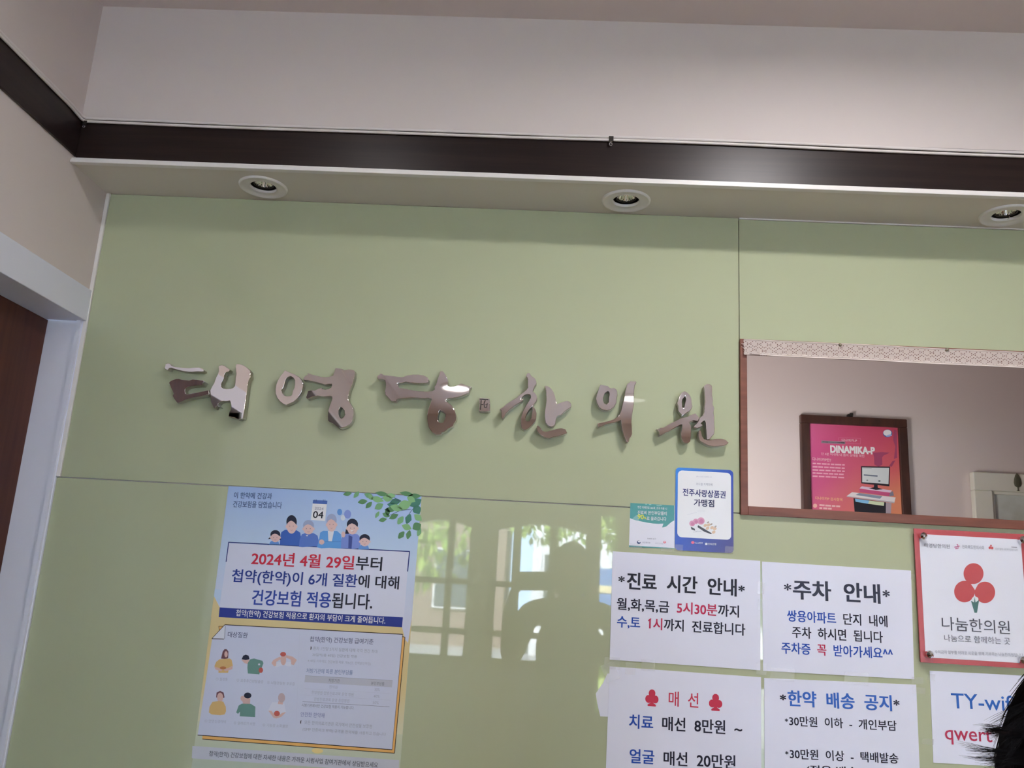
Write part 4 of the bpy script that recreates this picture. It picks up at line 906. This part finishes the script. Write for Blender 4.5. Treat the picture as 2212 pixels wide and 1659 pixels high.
window('window_1', openings[0], [(.37, .05)], [1.425, 1.07])
window('window_2', openings[1], [(.865, .06), (1.135, .055)], [1.425, 1.07])
w3 = struct(thing('window_3', None, None, (1.55, YB-.06, .30)))
boxes('window_frame', [(1.47, 1.488, YB-.09, YB-.03, .30, 1.99), (1.612, 1.63, YB-.09, YB-.03, .30, 1.99), (1.488, 1.612, YB-.09, YB-.03, .30, .33), (1.488, 1.612, YB-.09, YB-.03, 1.965, 1.99), (1.488, 1.612, YB-.085, YB-.035, .97, 1.0)], M['windowwood'], w3)
boxes('window_pane', [(1.488, 1.612, YB-.062, YB-.058, .33, 1.965)], M['pane'], w3)
w4 = struct(thing('daylight_window', None, None, (2.7, YB-.06, .15)))  # wide window added to bring in daylight, sized to stay out of reflections
boxes('window_frame', [(1.75, 1.80, YB-.09, YB-.03, .15, 1.68), (3.60, 3.65, YB-.09, YB-.03, .15, 1.68), (1.80, 3.60, YB-.09, YB-.03, .15, .20), (1.80, 3.60, YB-.09, YB-.03, 1.64, 1.68)], M['windowwood'], w4)
boxes('glazing_bars', [(1.80, 3.60, YB-.085, YB-.035, .80, 1.00)], M['windowwood'], w4)  # broad bar placed to keep the gaps between notices free of reflected daylight
for x in (2.28, 3.08): boxes('mullion', [(x-.03, x+.03, YB-.085, YB-.035, z0, z1) for z0, z1 in ((.20, .80), (1.0, 1.64))], M['windowwood'], w4)
boxes('window_pane', [(1.80, 3.60, YB-.062, YB-.058, .20, 1.64)], M['pane'], w4)
tag(boxes('wainscot_board', [(.16, 1.22, YB+.001, YB+.02, .22, .83)], M['paint'], bevel=.003), 'white board under the arched windows, mirrored in the glass', 'wall panel')

# outside: pavement, trees, facades, blue shop sign
struct(boxes('ground', [(-14, 18, -26, YB-.13, -.12, -.02)], M['asphalt']))
def tree(x, y, h, r, seed, label):
    random.seed(seed); t = thing('street_tree', label, 'tree', (x, y, -.02), 'trees outside the windows')
    bm = bmesh.new(); tube(bm, [(x, y, -.02), (x+.05, y, h*.35), (x-.03, y+.05, h*.6)], [.11, .09, .05], 10); obj('trunk', bm, M['bark'], t, True)
    bm = bmesh.new()
    for k in range(1500):
        dv = Vector((random.gauss(0, 1), random.gauss(0, 1), random.gauss(0, 1))).normalized()*(random.random()**.4)*r
        cpt = Vector((x, y, h*.72)) + Vector((dv.x, dv.y, dv.z*.85)); s_ = random.uniform(.05, .10)
        rot = Euler((random.uniform(0, 6), random.uniform(0, 6), random.uniform(0, 6))).to_matrix()
        bm.faces.new([bm.verts.new(cpt + rot @ Vector(q7)) for q7 in ((-s_, 0, 0), (0, -s_*.5, 0), (s_, 0, 0), (0, s_*.5, 0))])
    f_ = obj('foliage', bm, M['leaf'], t)
tree(-.6, -7.6, 3.0, 1.1, 1, 'leafy street tree mirrored behind the family poster edge')
tree(1.25, -10.4, 3.9, 1.05, 2, 'leafy street tree mirrored in the middle arched window')
tree(2.25, -8.5, 3.4, .85, 4, 'leafy street tree mirrored in the narrow side window')
tree(-3.2, -11.0, 3.6, 1.6, 3, 'leafy street tree farthest left outside')
def hedge(x0, x1, y, h, seed, label):
    random.seed(seed); bm = bmesh.new()
    for k in range(1400):
        cpt = Vector((random.uniform(x0, x1), y+random.uniform(-.3, .3), random.uniform(0, h))); s_ = random.uniform(.04, .08)
        rot = Euler((random.uniform(0, 6), random.uniform(0, 6), random.uniform(0, 6))).to_matrix()
        bm.faces.new([bm.verts.new(cpt + rot @ Vector(q7)) for q7 in ((-s_, 0, 0), (0, -s_*.5, 0), (s_, 0, 0), (0, s_*.5, 0))])
    tag(obj('hedge', bm, M['leaf']), label, 'hedge')
hedge(1.1, 2.9, -7.4, .95, 9, 'low green hedge outside the narrow side window')
def building(x0, x1, y, h, mat, label, floors, cols):
    t = thing('building', label, 'building', ((x0+x1)/2, y, -.02)); dx = (x1-x0)/cols
    boxes('wall', [(x0, x1, y-4, y, -.02, h)], mat, t)
    for f_ in range(floors):
        for c_ in range(cols):
            z = .8+f_*(h-.5)/floors; xa = x0+c_*dx+dx*.18
            w_ = boxes('window', [(xa-.04, xa+dx*.64+.04, y, y+.06, z-.04, z+1.24)], M['concrete'], t); boxes('pane', [(xa, xa+dx*.64, y+.055, y+.07, z, z+1.2)], M['winglass'], w_)
building(-7, .3, -17, 9, M['brick'], 'brown brick apartment block outside, left part of the window reflection', 3, 4)
building(.9, 8, -16, 9, M['concrete'], 'white apartment block outside, right part of the window reflection', 4, 5)
sg = thing('street_sign', 'blue shop sign board on a post outside the narrow side window', 'sign', (2.1, -7.0, -.02))
boxes('board', [(1.62, 2.40, -7.05, -6.98, 1.03, 1.62)], M['bluesign'], sg); boxes('post', [(1.98, 2.04, -7.06, -7.0, -.02, 1.03)], M['blackmetal'], sg)
boxes('pale_band', [(1.62, 2.40, -6.98, -6.972, 1.38, 1.45)], material('pale_yellow_paint', (.7, .6, .35), .6), sg)

# ------------------------------------------------------------------ people
def skin_mesh(joints, edges, root=0, sub=2):
    """joints name -> (pos, radius); tapered continuous limb surface"""
    names = list(joints); me = bpy.data.meshes.new('skin'); me.from_pydata([joints[n][0] for n in names], [(names.index(a_), names.index(b_)) for a_, b_ in edges], [])
    o = bpy.data.objects.new('skin', me); COL.objects.link(o)
    m = o.modifiers.new('s', 'SKIN'); m.use_smooth_shade = True
    for i, n in enumerate(names):
        r = joints[n][1]; r = r if isinstance(r, tuple) else (r, r)
        me.skin_vertices[0].data[i].radius = r; me.skin_vertices[0].data[i].use_root = (i == root)
    o.modifiers.new('b', 'SUBSURF').levels = sub
    out = bpy.data.meshes.new_from_object(o.evaluated_get(bpy.context.evaluated_depsgraph_get()))
    bpy.data.objects.remove(o); bpy.data.meshes.remove(me); return out
def remesh(name, meshes, mat, parent, voxel=.006):
    bm = bmesh.new()
    for m_ in meshes:
        bm.from_mesh(m_); bpy.data.meshes.remove(m_)
    me = bpy.data.meshes.new('r'); bm.to_mesh(me); bm.free(); o = bpy.data.objects.new('r', me); COL.objects.link(o)
    r = o.modifiers.new('v', 'REMESH'); r.mode = 'VOXEL'; r.voxel_size = voxel
    s_ = o.modifiers.new('s', 'SMOOTH'); s_.iterations = 3; s_.factor = .5
    out = bpy.data.meshes.new_from_object(o.evaluated_get(bpy.context.evaluated_depsgraph_get())); bpy.data.objects.remove(o)
    out.materials.clear(); out.name = name
    return link_mesh(name, out, mat, parent, True)
def head_mesh(c, yaw, pitch=0.0, k=1.0):
    bm = bmesh.new(); bmesh.ops.create_uvsphere(bm, u_segments=40, v_segments=28, radius=1.0)
    for v in bm.verts:
        x, y, z = v.co                                  # +y is the face
        jaw = max(0, -z)
        sx, sy, sz = .076*(1-.28*jaw**1.5), .096*(1-.10*jaw), .118
        X, Y_, Z = x*sx, y*sy, z*sz
        if y > .2:
            Y_ += .020*math.exp(-((x/.16)**2 + ((z+.16)/.17)**2))          # nose
            Y_ -= .010*math.exp(-(((abs(x)-.42)/.16)**2 + ((z-.06)/.13)**2)) # eye sockets
            Y_ += .006*math.exp(-((x/.34)**2 + ((z+.46)/.09)**2))          # mouth
            Y_ += .007*math.exp(-((x/.28)**2 + ((z+.80)/.14)**2))          # chin
        v.co = (X, Y_, Z)
    for sx in (-1, 1):
        ear = bmesh.ops.create_uvsphere(bm, u_segments=12, v_segments=8, radius=1.0)['verts']
        for v in ear: v.co = Vector((sx*.077 + v.co.x*.009, -.008 + v.co.y*.017, -.004 + v.co.z*.030))
    R_ = Matrix.Translation(c) @ Matrix.Rotation(yaw, 4, 'Z') @ Matrix.Rotation(pitch, 4, 'X') @ Matrix.Scale(k, 4)
    bm.transform(R_); me = bpy.data.meshes.new('head'); bm.to_mesh(me); bm.free(); return me, R_
def face_parts(R_, parent):
    bm = bmesh.new()
    for sx in (-1, 1):
        e_ = bmesh.ops.create_uvsphere(bm, u_segments=14, v_segments=10, radius=.0115)['verts']
        for v in e_: v.co += Vector((sx*.031, .071, .006))
    bm.transform(R_); obj('eyes', bm, material('eye_white', (.75, .73, .70), .2), parent, True)
    bm = bmesh.new()
    for sx in (-1, 1):
        e_ = bmesh.ops.create_uvsphere(bm, u_segments=12, v_segments=8, radius=.0052)['verts']
        for v in e_: v.co += Vector((sx*.031, .0795, .006))
    bm.transform(R_); obj('irises', bm, material('dark_iris', (.02, .012, .01), .15), parent, True)
    bm = bmesh.new(); e_ = bmesh.ops.create_uvsphere(bm, u_segments=16, v_segments=8, radius=1.0)['verts']
    for v in e_: v.co = Vector((v.co.x*.021, .0885+v.co.y*.006, -.056+v.co.z*.006))
    bm.transform(R_); obj('lips', bm, material('lips', lin(176, 104, 98), .5), parent, True)
def hand_mesh(wrist, direction, palm_n, thumb_side, curl=.35, k=1.0):
    """palm and five separate bent fingers; direction wrist->fingers, palm_n palm normal"""
    d_ = direction.normalized(); n_ = (palm_n - d_*palm_n.dot(d_)).normalized(); s_ = d_.cross(n_)*thumb_side
    out = [skin_mesh({'w': (wrist, (.022*k, .017*k)), 'p': (wrist+d_*.045*k, (.033*k, .014*k)), 'q': (wrist+d_*.080*k, (.036*k, .012*k))}, [('w', 'p'), ('p', 'q')], 0, 2)]
    for i, (off, ln) in enumerate(((.028, .070), (.009, .080), (-.010, .074), (-.028, .058))):
        b_ = wrist + d_*.078*k + s_*off*k; j = {}; pos = b_ - d_*.012; ang = 0; j['a'] = (pos, .0085*k); pos = b_
        for q8, (fr_, rr_) in enumerate(((.0, .0085), (.46, .0082), (.30, .0074), (.24, .0062))):
            if q8: ang += curl*(1.1 if q8 == 1 else .9); pos = pos + (d_*math.cos(ang) + n_*math.sin(ang))*ln*fr_*k
            j['f%d' % q8] = (pos, rr_*k)
        out.append(skin_mesh(j, [('a', 'f0'), ('f0', 'f1'), ('f1', 'f2'), ('f2', 'f3')], 0, 1))
    b_ = wrist + d_*.030*k + s_*.022*k; t1 = (d_*.55 + s_*.75 + n_*.25).normalized(); t2 = (d_*.85 + s_*.25 + n_*.45).normalized()
    out.append(skin_mesh({'a': (b_, .012*k), 'b': (b_+t1*.034*k, .0105*k), 'c': (b_+t1*.034*k+t2*.030*k, .0092*k), 'd': (b_+t1*.034*k+t2*.054*k, .0078*k)}, [('a', 'b'), ('b', 'c'), ('c', 'd')], 0, 1))
    return out
def person(label, C, yaw, sh, shR, shL, elR, elL, wrR, wrL, handR, handL, pel, kneeR, kneeL, ankR, ankL, top, bottom, headpitch=0.0, hk=1.0, face=True):
    V = Vector; fw_ = V((-math.sin(yaw), math.cos(yaw), 0))
    t = thing('person', label, 'person', (pel.x, pel.y, 0))
    neck = V((C.x, C.y, C.z-.125*hk)) - fw_*.020; chest = V(((shR.x+shL.x)/2, (shR.y+shL.y)/2, shR.z-.10)); waist = pel + V((0, 0, .17))
    hipR = pel + (shR-shL).normalized()*.085 - V((0, 0, .05)); hipL = pel - (shR-shL).normalized()*.085 - V((0, 0, .05))
    J = {'pel': (pel, (.135, .10)), 'waist': (waist, (.12, .09)), 'chest': (chest, (.145, .10)), 'nb': (V((chest.x, chest.y, shR.z+.015)), (.075, .06)), 'neck': (neck, .050), 'hd': (neck+V((0, 0, .05)), .046),
         'shR': (shR, .052), 'elR': (elR, .038), 'wrR': (wrR, .025), 'shL': (shL, .052), 'elL': (elL, .038), 'wrL': (wrL, .025),
         'hipR': (hipR, .082), 'knR': (kneeR, .055), 'anR': (ankR, .036), 'hipL': (hipL, .082), 'knL': (kneeL, .055), 'anL': (ankL, .036)}
    for s_, an in (('R', ankR), ('L', ankL)): J['to'+s_] = (V((an.x, an.y, .030)) + fw_*.15, (.036, .022)); J['he'+s_] = (V((an.x, an.y, .035)) + fw_*.02, .034)
    E = [('pel', 'waist'), ('waist', 'chest'), ('chest', 'nb'), ('nb', 'neck'), ('neck', 'hd'), ('nb', 'shR'), ('shR', 'elR'), ('elR', 'wrR'), ('nb', 'shL'), ('shL', 'elL'), ('elL', 'wrL'),
         ('pel', 'hipR'), ('hipR', 'knR'), ('knR', 'anR'), ('anR', 'heR'), ('heR', 'toR'), ('pel', 'hipL'), ('hipL', 'knL'), ('knL', 'anL'), ('anL', 'heL'), ('heL', 'toL')]
    hm, R_ = head_mesh(C, yaw, headpitch, hk)
    remesh('body', [skin_mesh(J, E), hm] + handR + handL, M['skin'], t, .005)
    g_ = 1.16; gj = lambda ns: {n: (J[n][0], tuple(r*g_+.004 for r in (J[n][1] if isinstance(J[n][1], tuple) else (J[n][1],)*2))) for n in ns}
    remesh('shirt', [skin_mesh(gj(['pel', 'waist', 'chest', 'nb', 'shR', 'elR', 'wrR', 'shL', 'elL', 'wrL']), [('pel', 'waist'), ('waist', 'chest'), ('chest', 'nb'), ('nb', 'shR'), ('shR', 'elR'), ('elR', 'wrR'), ('nb', 'shL'), ('shL', 'elL'), ('elL', 'wrL')])], top, t, .007)
    remesh('trousers', [skin_mesh(gj(['pel', 'hipR', 'knR', 'anR', 'hipL', 'knL', 'anL']), [('pel', 'hipR'), ('hipR', 'knR'), ('knR', 'anR'), ('pel', 'hipL'), ('hipL', 'knL'), ('knL', 'anL')])], bottom, t, .007)
    for s_ in 'RL': remesh('shoe', [skin_mesh(gj(['he'+s_, 'to'+s_]), [('he'+s_, 'to'+s_)])], M['shoe'], t, .006)
    if face: face_parts(R_, t)
    return t, R_
V = Vector
# woman with black bobbed hair at the lower right, facing the counter
CW_ = CAM + .55*(FWD + ((2594-W/2)/F_PX)*RIGHT - ((1788-H/2)/F_PX)*UP)
zc = CW_.z
w_sh = zc-.20
woman, RW = person('person with black bobbed hair at the right edge, facing the notices', CW_, 0.0, None,
    V((CW_.x+.165, CW_.y-.03, w_sh)), V((CW_.x-.165, CW_.y-.03, w_sh)), V((CW_.x+.20, CW_.y-.05, w_sh-.25)), V((CW_.x-.20, CW_.y-.05, w_sh-.25)), V((CW_.x+.19, CW_.y+.03, w_sh-.46)), V((CW_.x-.19, CW_.y+.03, w_sh-.46)),
    hand_mesh(V((CW_.x+.19, CW_.y+.03, w_sh-.465)), V((0, .15, -1)), V((-1, 0, 0)), 1, .22, .9), hand_mesh(V((CW_.x-.19, CW_.y+.03, w_sh-.465)), V((0, .15, -1)), V((1, 0, 0)), -1, .22, .9),
    V((CW_.x, CW_.y-.03, .76)), V((CW_.x+.09, CW_.y, .41)), V((CW_.x-.09, CW_.y, .41)), V((CW_.x+.09, CW_.y-.03, .075)), V((CW_.x-.09, CW_.y-.03, .075)), M['dark_cloth'], M['navy_cloth'], hk=.95)
def hair_cap(Cc, rx, ry, rz, low, face_open, parent, yaw=0.0):
    bm = bmesh.new(); bmesh.ops.create_uvsphere(bm, u_segments=48, v_segments=32, radius=1.0); kill = []
    for v in bm.verts:
        x, y, z = v.co
        bob = 1.0+.05*max(0, -z)
        v.co = Vector((x*rx*bob, y*ry*bob-.010, z*rz if z > 0 else z*rz*low))
        if y > face_open and z < .50 and abs(x) < .86: kill.append(v)
        if z < -.86: kill.append(v) if v not in kill else None
    bmesh.ops.delete(bm, geom=kill, context='VERTS')
    bmesh.ops.recalc_face_normals(bm, faces=bm.faces); bmesh.ops.solidify(bm, geom=list(bm.faces), thickness=.010)
    bm.transform(Matrix.Translation(Cc) @ Matrix.Rotation(yaw, 4, 'Z')); return obj('hair', bm, M['hair'], parent, True)
hc = hair_cap(CW_, .1155, .130, .1375, 1.25, .48, woman)
random.seed(11); bm = bmesh.new()
def strand(pts, r0): tube(bm, pts, [r0]*(len(pts)-1)+[r0*.4], 3, False)
def on_hair(az, el, k=1.0):   # point of the hair surface
    z = math.sin(el); bob = 1.0 + .05*max(0, -z)
    return CW_ + V((math.cos(az)*math.cos(el)*.1155*bob*k, math.sin(az)*math.cos(el)*.130*bob*k - .010, z*.1375*k if z > 0 else z*.1375*1.25*k))
for k in range(3200):      # strands lying over the cap from the parting down, ends flicking out
    az = random.uniform(.62*math.pi, 2.38*math.pi); el0 = random.uniform(.25, 1.5); drop = random.uniform(.7, 1.3)
    fly = random.random()**4*.05; lift = random.uniform(.998, 1.016); sway = random.uniform(-.10, .10)
    strand([on_hair(az + sway*q9/6, max(-1.0, el0 - drop*q9/6), lift + fly*(q9/6)**3) for q9 in range(7)], random.uniform(.00018, .00036))
def snap(p):               # nearest point of the hair surface, slightly under it
    d_ = p - CW_ + V((0, .010, 0)); az = math.atan2(d_.y/.130, d_.x/.1155); el = math.asin(max(-.8, min(.98, d_.z/(.1375 if d_.z > 0 else .172))))
    return on_hair(az, el, .985)
def tuft(p0, p1, n, spread, curve, r0=.00010, clumps=5):
    A, B = [CAM + dd*(FWD + ((x-W/2)/F_PX)*RIGHT - ((y-H/2)/F_PX)*UP) for x, y, dd in (p0, p1)]
    for c_ in range(clumps):
        ca, cb = [V((random.gauss(0, spread*.5), random.gauss(0, .003), random.gauss(0, spread))) for _ in (0, 1)]; cv = curve*random.uniform(.3, 1.5)
        for _ in range(n//clumps):
            a_ = snap(A + ca + V((random.gauss(0, .0005), random.gauss(0, .001), random.gauss(0, .0006)))); b_ = B + cb + V((random.gauss(0, .0012), random.gauss(0, .001), random.gauss(0, .0011)))
            e_ = random.uniform(.45, 1.0)**.8; mid = (a_+b_)/2 + UP*cv*random.uniform(.8, 1.2)
            pts = [a_*(1-u)**2 + mid*2*u*(1-u) + b_*u*u for u in (0, .18*e_, .36*e_, .54*e_, .72*e_, .88*e_, e_)]
            strand(pts, random.uniform(.6, 1.2)*r0)
tuft((2225, 1592, .55), (2124, 1580, .53), 220, .0018, .004, .00012, 8); tuft((2225, 1588, .55), (2108, 1570, .53), 60, .0022, .005, .00008, 6)
tuft((2215, 1625, .55), (2066, 1606, .53), 36, .0018, -.003, .00007, 5); tuft((2215, 1618, .55), (2086, 1624, .53), 120, .0016, -.003, .00010, 7)
tuft((2215, 1650, .55), (2118, 1652, .54), 110, .0034, .003, .00008, 9); tuft((2240, 1470, .55), (2140, 1585, .53), 130, .0042, .004, .00008, 12); tuft((2236, 1490, .55), (2158, 1620, .54), 260, .0030, .005, .00010, 14)
sh_ = obj('hair_strands', bm, M['hair'], woman); sh_['kind'] = 'stuff'
# person taking the photograph, seen only as a dark reflection in the green glass
P0 = V((1.183, -2.15, 1.525))
photog, RP = person('person holding up a phone, dark reflection in the green glass', P0, 0.12, None,
    V((1.375, -2.16, 1.325)), V((.995, -2.16, 1.325)), V((1.40, -2.02, 1.10)), V((.93, -1.98, 1.13)), V((1.145, -1.80, 1.395)), V((.925, -1.79, 1.375)),
    hand_mesh(V((1.145, -1.80, 1.395)), V((-.35, .10, .9)), V((-1, .2, 0)), 1, .30, .95), hand_mesh(V((.925, -1.79, 1.375)), V((.2, .05, .95)), V((1, .2, 0)), -1, .30, .95),
    V((1.18, -2.18, .86)), V((1.28, -2.16, .46)), V((1.08, -2.16, .46)), V((1.29, -2.18, .08)), V((1.07, -2.18, .08)), M['grey_cloth'], M['dark_cloth'], headpitch=-.02)
hair_cap(P0, .088, .108, .126, 1.0, .45, photog, .12)
ph = thing('smartphone', 'dark smartphone held up before the person reflected in the glass', 'phone', CAM - FWD*.020)
bm = bmesh.new(); box(bm, -.080, .080, -.0385, .0385, -.0045, .0045); bmesh.ops.recalc_face_normals(bm, faces=bm.faces); bmesh.ops.bevel(bm, geom=list(bm.edges), offset=.003, segments=3, affect='EDGES', profile=.5)
PM = Matrix(((RIGHT.x, UP.x, -FWD.x, 0), (RIGHT.y, UP.y, -FWD.y, 0), (RIGHT.z, UP.z, -FWD.z, 0), (0, 0, 0, 1)))
PM = Matrix.Translation(CAM - FWD*.020) @ PM
bm.transform(PM); obj('shell', bm, M['phone'], ph, True)
bm = bmesh.new(); lathe(bm, [(.0001, -.0052), (.006, -.0052), (.008, -.0062), (.0085, -.0045)], 24); bm.transform(PM); obj('lens', bm, M['chrome'], ph, True)
bm = bmesh.new(); box(bm, -.074, .074, -.034, .034, .0044, .0050); bm.transform(PM); obj('screen', bm, M['winglass'], ph)
